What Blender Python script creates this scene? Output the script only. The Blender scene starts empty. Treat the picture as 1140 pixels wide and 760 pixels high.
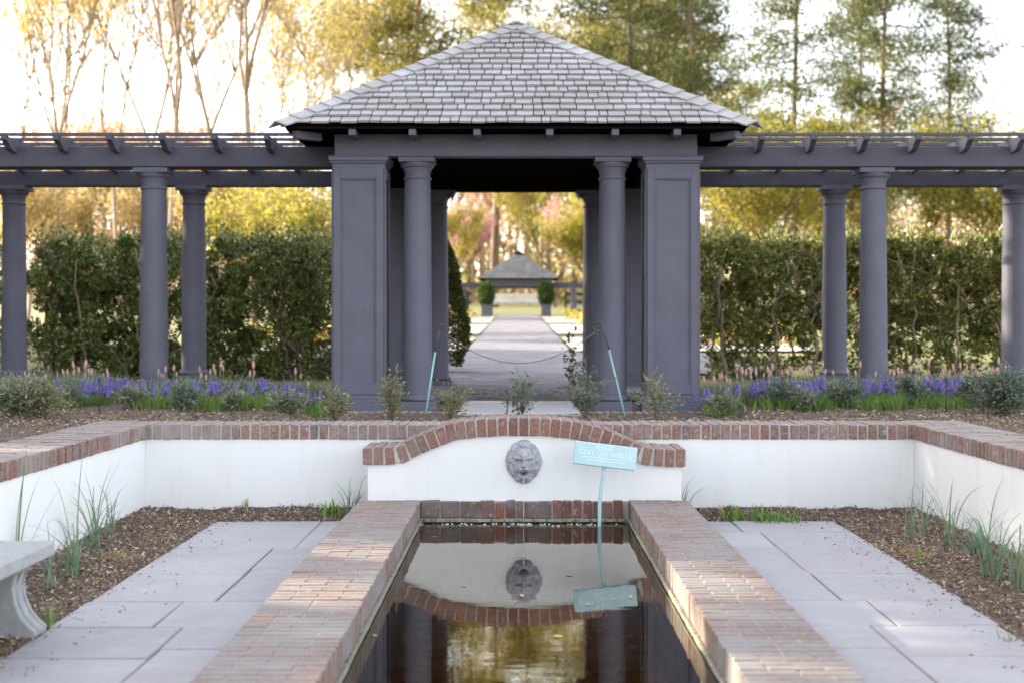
import bpy, math, random
import numpy as np
from mathutils import Vector, Matrix, noise
R=math.radians
random.seed(7); rng=np.random.default_rng(7)
sc=bpy.context.scene; COL=sc.collection
# ------------------------------------------------------------------ camera (photo frame 1140x760, focal 1583 px)
F=1583.0; HC=1.12
def PX(px,d): return (px-577.0)*d/F          # pixel column -> X at distance d
def PZ(py,d): return HC-(py-366.0)*d/F       # pixel row -> height at distance d
def gz(y): return 0.08+0.0247*max(y,13.0)    # the garden floor climbs gently away from us
cd=bpy.data.cameras.new('camera'); cam=bpy.data.objects.new('camera',cd); COL.objects.link(cam)
cam.location=(0,0,HC); cam.rotation_euler=(R(90),0,0)
cd.sensor_width=36; cd.lens=50; cd.shift_x=-7/1140; cd.shift_y=-14/1140
cd.clip_start=.05; cd.clip_end=900
cd.dof.use_dof=True; cd.dof.focus_distance=9.1; cd.dof.aperture_fstop=2.2
sc.camera=cam
sc.view_settings.view_transform='Standard'; sc.view_settings.look='None'
sc.view_settings.gamma=1; sc.view_settings.use_curve_mapping=False
sc.view_settings.exposure=2.55
# ------------------------------------------------------------------ light
EL=17.0; SV=Vector((-.93,.36,0)).normalized()*math.cos(R(EL)); SV.z=math.sin(R(EL))   # towards the sun
w=bpy.data.worlds.new('World'); sc.world=w; w.use_nodes=True
nt=w.node_tree; bg=nt.nodes['Background']
sky=nt.nodes.new('ShaderNodeTexSky'); sky.sky_type='NISHITA'; sky.sun_disc=False
sky.sun_elevation=R(EL); sky.sun_rotation=math.atan2(SV.x,SV.y); sky.air_density=1.0; sky.dust_density=2.5; sky.ozone_density=1.0
hs=nt.nodes.new('ShaderNodeHueSaturation'); hs.inputs['Saturation'].default_value=.42
mu=nt.nodes.new('ShaderNodeMix'); mu.data_type='RGBA'; mu.blend_type='MULTIPLY'; mu.inputs[0].default_value=1
mu.inputs[7].default_value=(1.0,.965,.955,1)
nt.links.new(sky.outputs[0],hs.inputs['Color']); nt.links.new(hs.outputs[0],mu.inputs[6]); nt.links.new(mu.outputs[2],bg.inputs[0])
bg.inputs[1].default_value=.15
sl=bpy.data.lights.new('sun','SUN'); sl.energy=2.8; sl.angle=R(.6); sl.color=(1,.85,.64)
so=bpy.data.objects.new('sun',sl); COL.objects.link(so); so.rotation_euler=(-SV).to_track_quat('-Z','Y').to_euler(); so.location=(-30,10,30)
try: sc.cycles.max_bounces=8; sc.cycles.transparent_max_bounces=12; sc.cycles.sample_clamp_indirect=6
except Exception: pass
# ------------------------------------------------------------------ materials
class NT:
    def __init__(s,name):
        s.m=bpy.data.materials.new(name); s.m.use_nodes=True; s.t=s.m.node_tree; s.b=s.t.nodes['Principled BSDF']
        s.o=[n for n in s.t.nodes if n.type=='OUTPUT_MATERIAL'][0]
    def n(s,ty,**kw):
        x=s.t.nodes.new(ty)
        for k,v in kw.items():
            if k.startswith('i_'): x.inputs[k[2:].replace('_',' ')].default_value=v
            else: setattr(x,k,v)
        return x
    def l(s,a,b): s.t.links.new(a,b)
    def coord(s,k='Object'): return s.n('ShaderNodeTexCoord').outputs[k]
    def noise(s,sc,detail=4,rough=.6,co=None,scale3=None):
        t=s.n('ShaderNodeTexNoise'); t.inputs['Scale'].default_value=sc; t.inputs['Detail'].default_value=detail; t.inputs['Roughness'].default_value=rough
        c=co or s.coord()
        if scale3:
            mp=s.n('ShaderNodeMapping'); mp.inputs['Scale'].default_value=scale3; s.l(c,mp.inputs[0]); c=mp.outputs[0]
        s.l(c,t.inputs['Vector']); return t.outputs['Fac']
    def ramp(s,f,stops,interp='LINEAR'):
        r=s.n('ShaderNodeValToRGB'); r.color_ramp.interpolation=interp; e=r.color_ramp.elements
        while len(e)<len(stops): e.new(.5)
        for a,(p,c) in zip(e,stops): a.position=p; a.color=(*c,1) if len(c)==3 else c
        s.l(f,r.inputs[0]); return r.outputs[0]
    def mix(s,f,a,b,mode='MIX'):
        x=s.n('ShaderNodeMix',data_type='RGBA',blend_type=mode)
        for k,v in ((0,f),(6,a),(7,b)):
            if isinstance(v,(int,float)): x.inputs[k].default_value=v
            elif isinstance(v,tuple): x.inputs[k].default_value=(*v,1) if len(v)==3 else v
            else: s.l(v,x.inputs[k])
        return x.outputs[2]
    def bump(s,f,st,dist=.01):
        b=s.n('ShaderNodeBump'); b.inputs['Strength'].default_value=st; b.inputs['Distance'].default_value=dist
        s.l(f,b.inputs['Height']); s.l(b.outputs[0],s.b.inputs['Normal'])
    def island(s): return s.n('ShaderNodeNewGeometry').outputs['Random Per Island']
    def col(s,c):
        if isinstance(c,tuple): s.b.inputs['Base Color'].default_value=(*c,1)
        else: s.l(c,s.b.inputs['Base Color'])
    def rough(s,v): s.b.inputs['Roughness'].default_value=v
def g3(v): return (v,v,v)
def leafmat(name,stops,trans=.45,rough=.6,spec=.2):
    s=NT(name); c=s.ramp(s.island(),stops); s.col(c); s.rough(rough)
    s.b.inputs['Specular IOR Level'].default_value=spec
    if trans:
        t=s.n('ShaderNodeBsdfTranslucent'); s.l(c,t.inputs[0]); m=s.n('ShaderNodeMixShader'); m.inputs[0].default_value=trans
        s.l(s.b.outputs[0],m.inputs[1]); s.l(t.outputs[0],m.inputs[2]); s.l(m.outputs[0],s.o.inputs[0])
    return s.m
M={}
def paint(name,c,dirt=.35):
    s=NT(name); n=s.noise(3.5,5,.6); n2=s.noise(28,4,.6,scale3=(1,1,.25))
    base=s.mix(s.ramp(n,[(.35,g3(0)),(.7,g3(1))]),c,tuple(min(1,x*1.18) for x in c))
    n6=s.noise(1.7,6,.75,scale3=(2.5,2.5,.5)); base=s.mix(s.ramp(n6,[(.5,g3(0)),(.75,g3(.4))]),base,tuple(x*.72 for x in c))
    base=s.mix(s.ramp(n2,[(.55,g3(0)),(.8,g3(dirt))]),base,tuple(x*.75+.02 for x in c))
    s.col(base); s.rough(.62); s.b.inputs['Specular IOR Level'].default_value=.3; s.bump(n2,.12,.004); return s.m
M['paint']=paint('purple_grey_paint',(.122,.121,.158))
M['paintwood']=paint('purple_grey_painted_wood',(.090,.088,.116),.6)
M['shade_dark_wood']=paint('dark_wood_with_shade',(.010,.008,.008),.2)  # near-black: shade under the gazebo roof is put into the wood colour
_b=M['shade_dark_wood'].node_tree.nodes['Principled BSDF']; _b.inputs['Specular IOR Level'].default_value=0; _b.inputs['Roughness'].default_value=1
def wm():
    s=NT('white_stucco'); n=s.noise(9,5,.6); v=s.noise(2.2,5,.65,scale3=(3,3,.35))
    c=s.mix(s.ramp(v,[(.5,g3(0)),(.85,g3(.45))]),(.80,.80,.79),(.63,.63,.60))
    g=s.n('ShaderNodeSeparateXYZ'); s.l(s.coord(),g.inputs[0])
    mr=s.n('ShaderNodeMapRange'); mr.inputs[1].default_value=-.14; mr.inputs[2].default_value=.06; mr.inputs[3].default_value=1.1; mr.inputs[4].default_value=0
    s.l(g.outputs[2],mr.inputs[0]); mm=s.n('ShaderNodeMath',operation='MULTIPLY'); s.l(mr.outputs[0],mm.inputs[0]); s.l(n,mm.inputs[1])
    c=s.mix(mm.outputs[0],c,(.36,.31,.23)); n7=s.noise(30,4,.6,scale3=(1,1,.5)); c=s.mix(s.ramp(n7,[(.62,g3(0)),(.8,g3(.18))]),c,(.55,.53,.48)); s.col(c); s.rough(.8); s.bump(n,.25,.006); return s.m
M['stucco']=wm()
def brick(name,stops,grey,gamt,topgrey=0):
    s=NT(name); c=s.ramp(s.island(),stops); n=s.noise(60,5,.7); n3=s.noise(220,3,.6); n2=s.noise(2.3,5,.7); n4=s.noise(26,4,.65)
    c=s.mix(s.ramp(n,[(.38,g3(.75)),(.6,g3(0))]),c,(.10,.06,.055))
    c=s.mix(s.ramp(n4,[(.56,g3(0)),(.68,g3(.5))]),c,(.42,.36,.33))
    c=s.mix(s.ramp(n2,[(.42,g3(0)),(.62,g3(gamt))]),c,grey)
    c=s.mix(s.ramp(n4,[(.66,g3(0)),(.72,g3(.55))]),c,(.5,.52,.5))
    if topgrey:  # greys upward faces; cap tops carry the sky's glancing reflection in their colour
        gm=s.n('ShaderNodeNewGeometry'); sp=s.n('ShaderNodeSeparateXYZ'); s.l(gm.outputs['True Normal'],sp.inputs[0])
        mx=s.n('ShaderNodeMath',operation='MULTIPLY'); mx.inputs[1].default_value=topgrey; mx.use_clamp=True; s.l(sp.outputs[2],mx.inputs[0])
        c=s.mix(mx.outputs[0],c,s.mix(n4,(.25,.215,.195),(.35,.31,.285)))
    s.col(c); s.rough(.85); s.bump(s.mix(.4,n,n3),.7,.006); return s.m
reds=[(0,(.26,.125,.10)),(.25,(.35,.175,.135)),(.45,(.24,.15,.13)),(.6,(.38,.22,.17)),(.8,(.31,.19,.16)),(1,(.22,.175,.16))]
M['brick']=brick('red_wall_brick',reds,(.34,.33,.32),.6,.9)
M['brick_clean']=brick('red_arch_brick',[(0,(.28,.11,.08)),(.3,(.36,.165,.11)),(.5,(.21,.095,.08)),(.8,(.34,.16,.12)),(1,(.25,.12,.10))],(.28,.23,.20),.5,.5)
M['coping']=brick('weathered_coping_brick',[(0,(.25,.14,.105)),(.3,(.33,.21,.16)),(.5,(.22,.16,.14)),(.75,(.34,.215,.16)),(1,(.28,.235,.21))],(.25,.24,.235),.9,.35)
M['wetbrick']=brick('dark_wet_brick',[(0,(.30,.07,.035)),(.3,(.22,.06,.04)),(.6,(.10,.05,.045)),(.8,(.26,.09,.05)),(1,(.07,.05,.045))],(.20,.19,.185),.6)
def simple(name,c1,c2,sc_,rough=.8,bump=.4,dist=.006,detail=5):
    s=NT(name); n=s.noise(sc_,detail,.65); s.col(s.mix(s.ramp(n,[(.35,g3(0)),(.65,g3(1))]),c1,c2)); s.rough(rough); s.bump(n,bump,dist); return s.m
def gravelmat():
    s=NT('grey_gravel'); n=s.noise(45,4,.7); v=s.noise(2.6,5,.7); c=s.mix(s.ramp(n,[(.35,g3(0)),(.65,g3(1))]),(.13,.13,.15),(.38,.38,.42))
    c=s.mix(s.ramp(v,[(.40,g3(.75)),(.6,g3(0))]),c,(.15,.145,.155)); s.col(c); s.rough(.95); s.bump(n,.8,.03); return s.m
M['mortar']=simple('pale_mortar',(.40,.37,.33),(.53,.50,.45),40)
M['coping_mortar']=simple('coping_mortar',(.27,.245,.225),(.38,.34,.30),40)
def stone():
    s=NT('bluestone_flag'); n=s.noise(2.2,5,.6); n2=s.noise(90,4,.6)
    c=s.ramp(s.island(),[(0,(.315,.31,.335)),(.35,(.37,.36,.385)),(.7,(.35,.335,.35)),(1,(.40,.39,.405))])
    c=s.mix(s.ramp(n,[(.4,g3(0)),(.7,g3(.5))]),c,(.30,.275,.27)); n3=s.noise(7,6,.7); c=s.mix(s.ramp(n3,[(.5,g3(0)),(.72,g3(.5))]),c,(.43,.425,.44)); c=s.mix(s.ramp(n2,[(.58,g3(0)),(.72,g3(.4))]),c,(.22,.2,.19))
    s.col(c); s.rough(.75); s.bump(n2,.15,.003); return s.m
M['flag']=stone()
M['joint']=simple('dirt_joint',(.10,.085,.06),(.16,.13,.09),60)
M['mulch']=simple('mulch_soil',(.09,.062,.045),(.22,.155,.115),55,.95,1,.02)
M['chips']=leafmat('mulch_chips',[(0,(.10,.065,.045)),(.35,(.22,.15,.105)),(.6,(.34,.245,.18)),(.85,(.44,.34,.26)),(.97,(.6,.53,.45)),(1,(.7,.66,.6))],0,.9)
M['gravel']=gravelmat()
M['lawn']=simple('lawn_ground',(.10,.12,.03),(.22,.20,.06),1.5,.95,.5,.02)
M['palestone']=simple('pale_stone',(.45,.42,.40),(.62,.58,.54),12,.85,.3)
M['concrete']=simple('bench_concrete',(.30,.305,.30),(.38,.38,.385),22,.8,.35)
M['slab']=simple('threshold_stone',(.42,.42,.43),(.52,.51,.52),8,.8,.2)
M['lead']=simple('lion_lead_stone',(.27,.27,.30),(.44,.44,.49),26,.6,.5,.006)
M['teal']=simple('pale_teal_paint',(.40,.60,.64),(.48,.67,.71),9,.45,.1)
M['tealdark']=simple('stake_teal_paint',(.22,.46,.47),(.30,.54,.55),9,.5,.1)
M['letters']=simple('pale_sign_lettering',(.74,.84,.87),(.80,.88,.90),9,.6,0)
M['iron']=simple('dark_iron',(.05,.05,.06),(.09,.085,.09),40,.5,.1)
M['rope']=simple('brown_chain',(.16,.11,.08),(.28,.2,.14),200,.8,.2)
M['algae']=simple('algae_ledge',(.13,.13,.08),(.34,.31,.24),30,.6,.4)
M['pooldark']=simple('pool_lining',(.07,.045,.012),(.32,.19,.05),5,.8,.6,.02)
def shingle():
    s=NT('weathered_shingle'); r=s.island()
    c=s.ramp(r,[(0,(.37,.36,.365)),(.3,(.43,.42,.435)),(.55,(.48,.47,.49)),(.8,(.42,.41,.415)),(.97,(.47,.46,.475)),(1,(.30,.25,.22))])
    n=s.noise(14,5,.65,scale3=(6,1,1)); n2=s.noise(5,5,.7)
    c=s.mix(s.ramp(n,[(.45,g3(0)),(.75,g3(.55))]),c,(.25,.235,.235)); n5=s.noise(1.3,5,.7); c=s.mix(s.ramp(n5,[(.42,g3(.6)),(.62,g3(0))]),c,(.28,.265,.25)); c=s.mix(s.ramp(n2,[(.55,g3(0)),(.7,g3(.4))]),c,(.31,.285,.24))
    s.col(c); s.rough(.75); s.bump(n,.4,.004); return s.m
M['shingle']=shingle()
M['oldshingle']=simple('dull_grey_shingle',(.15,.15,.155),(.23,.23,.235),3)
def bark(name,a,b): return simple(name,a,b,14,.9,.8,.03)
M['bark']=bark('tree_bark',(.12,.085,.06),(.24,.18,.13))
M['barkpale']=bark('pale_bark',(.22,.16,.11),(.38,.29,.20))
M['twig']=bark('pale_twig',(.20,.15,.10),(.34,.27,.19))
M['gold']=leafmat('golden_spring_leaf',[(0,(.46,.33,.08)),(.4,(.58,.44,.13)),(.7,(.56,.47,.13)),(1,(.66,.54,.26))],.5)
M['yellowgreen']=leafmat('yellow_green_leaf',[(0,(.16,.17,.03)),(.4,(.30,.28,.05)),(.7,(.42,.37,.06)),(1,(.48,.38,.12))],.5)
M['yellowgold']=leafmat('yellow_gold_leaf',[(0,(.26,.22,.06)),(.3,(.44,.35,.10)),(.6,(.56,.42,.17)),(.8,(.60,.42,.24)),(1,(.64,.52,.32))],.5)
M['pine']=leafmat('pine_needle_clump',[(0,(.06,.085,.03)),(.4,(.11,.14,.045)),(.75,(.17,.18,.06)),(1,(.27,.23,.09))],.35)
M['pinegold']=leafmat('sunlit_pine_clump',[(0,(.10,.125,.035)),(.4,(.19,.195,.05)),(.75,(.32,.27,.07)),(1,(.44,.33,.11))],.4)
M['pink']=leafmat('pink_blossom',[(0,(.50,.26,.30)),(.5,(.62,.36,.40)),(1,(.72,.50,.50))],.5)
M['peach']=leafmat('peach_twig_haze',[(0,(.40,.22,.13)),(.5,(.52,.33,.20)),(1,(.6,.44,.30))],.5)
M['shade']=leafmat('shade_tree_leaf',[(0,(.03,.045,.015)),(1,(.06,.08,.03))],.1)
M['hedge']=leafmat('hedge_leaf',[(0,(.05,.08,.022)),(.35,(.12,.165,.04)),(.7,(.22,.26,.06)),(.92,(.30,.30,.09)),(1,(.48,.44,.28))],.15,.45,.5)
M['hedgegold']=leafmat('sunlit_hedge_leaf',[(0,(.05,.075,.02)),(.35,(.13,.16,.035)),(.7,(.26,.27,.055)),(.92,(.36,.32,.08)),(1,(.50,.44,.22))],.2,.45,.5)
M['box']=leafmat('boxwood_leaf',[(0,(.025,.045,.012)),(.6,(.06,.085,.02)),(.9,(.16,.16,.03)),(1,(.38,.34,.06))],.3,.4,.4)
M['boxgreen']=leafmat('topiary_leaf',[(0,(.035,.075,.015)),(1,(.10,.15,.03))],.3)
M['sage']=leafmat('grey_green_leaf',[(0,(.16,.20,.12)),(.5,(.27,.31,.20)),(.8,(.36,.38,.27)),(1,(.46,.43,.30))],.3)
M['shrubleaf']=leafmat('shrub_leaf',[(0,(.13,.17,.08)),(.5,(.25,.28,.14)),(.8,(.38,.36,.18)),(1,(.5,.44,.24))],.35)
M['tealleaf']=leafmat('dusty_dark_leaf',[(0,(.10,.14,.10)),(.6,(.18,.23,.17)),(1,(.32,.34,.26))],.3)
M['grass']=leafmat('fresh_green_blade',[(0,(.11,.20,.04)),(.5,(.18,.32,.07)),(1,(.32,.42,.12))],.4)
M['blue_blade']=leafmat('blue_green_blade',[(0,(.12,.20,.13)),(.5,(.18,.29,.19)),(.85,(.26,.36,.22)),(1,(.42,.38,.2))],.35)
M['tulipleaf']=leafmat('tulip_leaf',[(0,(.20,.30,.22)),(1,(.32,.43,.33))],.35)
M['muscari']=leafmat('violet_blue_bell',[(0,(.14,.11,.33)),(.5,(.23,.19,.46)),(1,(.34,.30,.56))],.2)
M['bud']=leafmat('pink_bud',[(0,(.66,.30,.28)),(.5,(.74,.44,.41)),(1,(.78,.54,.46))],.35)
M['redflower']=leafmat('warm_flower',[(0,(.7,.12,.05)),(.4,(.75,.3,.1)),(.7,(.7,.55,.35)),(1,(.75,.65,.6))],.3)
M['black']=simple('black_wood',(.03,.03,.035),(.06,.055,.06),20,.7,.1)
M['white']=simple('white_painted_wood',(.70,.70,.70),(.78,.77,.76),20,.6,.1)
M['straw']=leafmat('dry_straw',[(0,(.35,.24,.13)),(1,(.55,.42,.27))],.2)
def water():
    s=NT('pool_water'); t=s.t; t.nodes.remove(s.b)
    tr=s.n('ShaderNodeBsdfTransparent'); tr.inputs[0].default_value=(.72,.52,.22,1)
    gl=s.n('ShaderNodeBsdfGlossy'); gl.inputs['Roughness'].default_value=.012; gl.inputs[0].default_value=(.95,.93,.86,1)
    fr=s.n('ShaderNodeFresnel'); fr.inputs['IOR'].default_value=2.0
    n=s.noise(3.2,2,.5,scale3=(1,2.2,1)); n2=s.noise(26,2,.5)
    # ripples spread from the trickle only
    d=s.n('ShaderNodeVectorMath',operation='DISTANCE'); s.l(s.coord(),d.inputs[0]); d.inputs[1].default_value=(.04,9.2,-.14)
    f=s.ramp(d.outputs['Value'],[(0,g3(1)),(.35,g3(.25)),(1,g3(.12))])
    b=s.n('ShaderNodeBump'); b.inputs['Strength'].default_value=.10; b.inputs['Distance'].default_value=.006
    s.l(s.mix(f,n,n2),b.inputs['Height'])
    m=s.n('ShaderNodeMixShader'); s.l(b.outputs[0],gl.inputs['Normal']); s.l(fr.outputs[0],m.inputs[0]); s.l(tr.outputs[0],m.inputs[1]); s.l(gl.outputs[0],m.inputs[2]); s.l(m.outputs[0],s.o.inputs[0])
    return s.m
M['water']=water()
def jet():
    s=NT('falling_water'); s.col((.9,.92,.95)); s.b.inputs['Transmission Weight'].default_value=.6; s.rough(.1); return s.m
M['jet']=jet()
# ------------------------------------------------------------------ mesh helpers
class MB:
    def __init__(s): s.v=[]; s.f=[]; s.sm=[]
    def add(s,v,f,sm=False):
        o=len(s.v); s.v+=[tuple(p) for p in v]; s.f+=[tuple(i+o for i in q) for q in f]; s.sm+=[sm]*len(f); return s
    def box(s,x0,y0,z0,x1,y1,z1,j=0,M_=None):
        v=[(x0,y0,z0),(x1,y0,z0),(x1,y1,z0),(x0,y1,z0),(x0,y0,z1),(x1,y0,z1),(x1,y1,z1),(x0,y1,z1)]
        if j: v=[tuple(c+random.uniform(-j,j) for c in p) for p in v]
        if M_ is not None: v=[tuple(M_@Vector(p)) for p in v]
        return s.add(v,[(0,3,2,1),(4,5,6,7),(0,1,5,4),(1,2,6,5),(2,3,7,6),(3,0,4,7)])
    def lathe(s,cx,cy,prof,n=28,sm=True):
        v=[];f=[]
        for r,z in prof:
            for k in range(n):
                a=2*math.pi*k/n; v.append((cx+r*math.cos(a),cy+r*math.sin(a),z))
        m=len(prof)
        for i in range(m-1):
            for k in range(n):
                k2=(k+1)%n; f.append((i*n+k,i*n+k2,(i+1)*n+k2,(i+1)*n+k))
        s.add(v,f,sm); s.add([v[k] for k in range(n)][::-1],[tuple(range(n))]); s.add(v[-n:],[tuple(range(n))]); return s
    def tube(s,pts,rad,n=6):
        pts=[Vector(p) for p in pts]; v=[];f=[]
        if not hasattr(rad,'__len__'): rad=[rad]*len(pts)
        ref=Vector((.13,.21,1)).normalized()
        for i,p in enumerate(pts):
            d=(pts[min(i+1,len(pts)-1)]-pts[max(i-1,0)])
            if d.length<1e-9: d=Vector((0,0,1))
            d.normalize(); r_=ref if abs(d.dot(ref))<.95 else Vector((1,0,0))
            a=d.cross(r_).normalized(); b=d.cross(a)
            for k in range(n):
                t=2*math.pi*k/n; v.append(p+(a*math.cos(t)+b*math.sin(t))*rad[i])
        for i in range(len(pts)-1):
            for k in range(n):
                k2=(k+1)%n; f.append((i*n+k,i*n+k2,(i+1)*n+k2,(i+1)*n+k))
        f.append(tuple(range(n))[::-1]); f.append(tuple(range((len(pts)-1)*n,len(pts)*n)))
        return s.add(v,f,True)
    def blade(s,p,az,L,w,droop,lean=.15,n=6):
        # arching ribbon blade
        p=Vector(p); a=lean; out=Vector((math.cos(az),math.sin(az),0)); side=Vector((-math.sin(az),math.cos(az),0))
        v=[];f=[]; st=L/n
        for i in range(n+1):
            t=i/n; ww=w*(1-t**2.2)*.5+.0003
            v+=[p-side*ww,p+side*ww]; p=p+(out*math.sin(a)+Vector((0,0,1))*math.cos(a))*st; a+=droop/n*(.4+1.4*t)
        for i in range(n): f.append((2*i,2*i+1,2*i+3,2*i+2))
        return s.add(v,f,True)
    def prism(s,poly,y0,y1):
        n=len(poly); v=[(x,y0,z) for x,z in poly]+[(x,y1,z) for x,z in poly]
        f=[tuple(range(n)),tuple(range(2*n-1,n-1,-1))]+[(i,i+n,(i+1)%n+n,(i+1)%n) for i in range(n)]
        return s.add(v,f)
    def mesh(s,name,mat,bev=0):
        me=bpy.data.meshes.new(name); me.from_pydata(s.v,[],s.f); me.materials.append(M[mat] if isinstance(mat,str) else mat)
        me.polygons.foreach_set('use_smooth',s.sm); me.update(); return me
    def build(s,name,mat,parent=None,bev=0):
        o=bpy.data.objects.new(name,s.mesh(name,mat)); COL.objects.link(o)
        if parent: o.parent=parent
        if bev:
            b=o.modifiers.new('bevel','BEVEL'); b.width=bev; b.segments=1; b.limit_method='ANGLE'; b.angle_limit=R(40)
        return o
def link(me,name,parent=None):
    o=bpy.data.objects.new(name,me); COL.objects.link(o)
    if parent: o.parent=parent
    return o
def cards_mesh(name,P,size,mat,up=.0,aspect=1.6,dirs=None):
    """leaf-sized folded quads at points P (n,3)"""
    n=len(P); P=np.asarray(P,float); size=np.broadcast_to(size,(n,)).reshape(n,1)
    d=rng.normal(size=(n,3)) if dirs is None else np.asarray(dirs,float)+rng.normal(size=(n,3))*.35
    d[:,2]+=up; d/=np.linalg.norm(d,axis=1,keepdims=True)
    r=rng.normal(size=(n,3)); sd=np.cross(d,r); sd/=np.linalg.norm(sd,axis=1,keepdims=True)+1e-9
    nn=np.cross(d,sd)
    a=P; b=P+d*size*.5+sd*size*.5/aspect+nn*size*.1; c=P+d*size; e=P+d*size*.5-sd*size*.5/aspect+nn*size*.1
    V=np.stack([a,b,c,e],1).reshape(-1,3)
    me=bpy.data.meshes.new(name); me.vertices.add(4*n); me.vertices.foreach_set('co',V.ravel().astype(np.float32))
    me.loops.add(4*n); me.loops.foreach_set('vertex_index',np.arange(4*n,dtype=np.int32))
    me.polygons.add(n); me.polygons.foreach_set('loop_start',np.arange(0,4*n,4,dtype=np.int32))
    try: me.polygons.foreach_set('loop_total',np.full(n,4,dtype=np.int32))
    except Exception: pass
    me.materials.append(M[mat]); me.update(calc_edges=True); me.validate(); return me
def empty(name,loc=(0,0,0),rz=0):
    o=bpy.data.objects.new(name,None); COL.objects.link(o); o.location=loc; o.rotation_euler=(0,0,rz); o.empty_display_size=.1; return o
def tag(o,label=None,cat=None,group=None,kind=None):
    for k,v in (('label',label),('category',cat),('group',group),('kind',kind)):
        if v: o[k]=v
    return o
def copy_tree(o,parent=None):
    c=o.copy(); COL.objects.link(c); c.parent=parent
    for ch in list(o.children): copy_tree(ch,c)
    return c
def struct(o): o['kind']='structure'; return o
def stuff(o,label,cat): return tag(o,label,cat,kind='stuff')

# ================================================================== SUNK COURT
G=-.15; XL,XR=-2.56,2.72; YB=9.77; CW=.42; WT=.466; YS=-2.5
def nz(x,y,s,a): return noise.noise(Vector((x*s,y*s,3.1)))*a
# flagstones -------------------------------------------------------
def flags():
    mb=MB(); jm=.0045; out=[]
    def st(x0,x1,y0,y1):
        if y1-y0<.05 or x1-x0<.05: return
        mb.box(x0+jm,y0+jm,G-.05,x1-jm,y1-jm,G+random.uniform(-.002,.002),.003)
    Lr=[9.42,8.25,7.36,6.64,6.07,5.5,4.85,4.0,3.3,2.5,1.8,.9,.2,-.6,-1.5,-2.4]
    Lj=[-1.30,-1.42,-1.416,-1.563,-1.43,-1.43,-1.35,-1.5,-1.44,-1.6,-1.4,-1.5,-1.35,-1.5,-1.4]
    for i in range(15): st(-2.0+random.uniform(-.012,.012),Lj[i],Lr[i+1],Lr[i])
    L2=[9.42,8.25,7.53,6.64,6.07,5.66,4.95,4.2,3.5,2.8,1.8,.9,0,-.6,-1.6,-2.4]
    for i in range(15): st(Lj[min(i,14)],-1.04,L2[i+1],L2[i])
    Rr=[9.42,8.91,7.41,6.68,6.11,5.53,4.9,4.1,3.4,2.6,1.9,1.1,.3,-.5,-1.4,-2.4]
    Rj=[1.41,1.515,1.525,1.634,1.51,1.51,1.6,1.45,1.55,1.5,1.65,1.5,1.55,1.45,1.5]
    for i in range(15): st(Rj[i],2.08+random.uniform(-.02,.02),Rr[i+1],Rr[i])
    R2=[9.42,8.91,8.3,7.5,6.68,6.11,5.68,4.8,4.0,3.4,2.7,1.9,1.0,.3,-.6,-2.4]
    Rk=[1.41,1.515,1.515,1.52,1.634]+[1.51]*10
    for i in range(15): st(1.105,Rk[i],R2[i+1],R2[i])
    struct(mb.build('flagstone_path','flag',bev=.005))
    b=MB(); b.box(-2.0,-2.4,G-.06,-1.04,9.41,G-.008); b.box(1.105,-2.4,G-.06,2.07,9.41,G-.008)
    struct(b.build('path_bed','joint'))
flags()
# mulch ------------------------------------------------------------
def court_h(x,y):
    if x<-2.0: t=(-2.0-x)/.56
    elif x>2.08: t=(x-2.08)/.6
    else: t=0
    t=max(t,(y-9.42)/.35 if y>9.42 else 0); t=min(max(t,0),1)
    return G-.012+.055*t
def grid(x0,x1,y0,y1,st,h,mb):
    nx=max(1,int((x1-x0)/st)); ny=max(1,int((y1-y0)/st)); v=[];f=[]
    for j in range(ny+1):
        for i in range(nx+1):
            x=x0+(x1-x0)*i/nx; y=y0+(y1-y0)*j/ny; v.append((x,y,h(x,y)))
    for j in range(ny):
        for i in range(nx):
            a=j*(nx+1)+i; f.append((a,a+1,a+nx+2,a+nx+1))
    mb.add(v,f,True)
def ch(x,y): return court_h(x,y)+nz(x,y,3,.02)+nz(x,y,14,.012)
def chips(name,n,area,hf,sz,label):
    P=[];
    while len(P)<n:
        x,y=area(); P.append((x,y,hf(x,y)+random.uniform(-.002,.012)))
    me=cards_mesh(name,P,rng.uniform(sz*.4,sz*1.4,n)*1.0,'chips',aspect=3.2,dirs=np.column_stack([rng.normal(size=n),rng.normal(size=n),rng.normal(size=n)*.25]))
    return stuff(link(me,name),label,'mulch')
m=MB(); grid(XL,-1.99,-2.4,9.77,.035,ch,m); grid(2.07,XR,-2.4,9.77,.035,ch,m); grid(-2.0,-1.04,9.38,9.77,.035,ch,m); grid(1.1,2.08,9.38,9.77,.035,ch,m)
struct(m.build('ground_soil','mulch'))
def a1():
    r=random.random()
    if r<.42: return random.uniform(XL,-2.0+random.uniform(-.02,.03)),random.uniform(4.3,9.75)
    if r<.84: return random.uniform(2.08-random.uniform(-.02,.03),XR),random.uniform(4.3,9.75)
    if r<.92: return random.uniform(-2.0,-1.05),random.uniform(9.42-random.uniform(-.02,.03),9.75)
    return random.uniform(1.1,2.1),random.uniform(9.42-random.uniform(-.02,.03),9.75)
chips('bark_mulch',42000,a1,ch,.025,'shredded brown bark mulch in the sunk court beds')
def a4():
    s_=random.choice((-1,1)); e_=abs(random.gauss(0,.16))
    return (-2.0+e_ if s_<0 else 2.07-e_),random.uniform(4.6,9.3)
chips('stray_chips',420,a4,lambda x,y:G+.006,.022,'stray bark crumbs scattered on the edges of the flagstones')
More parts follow.
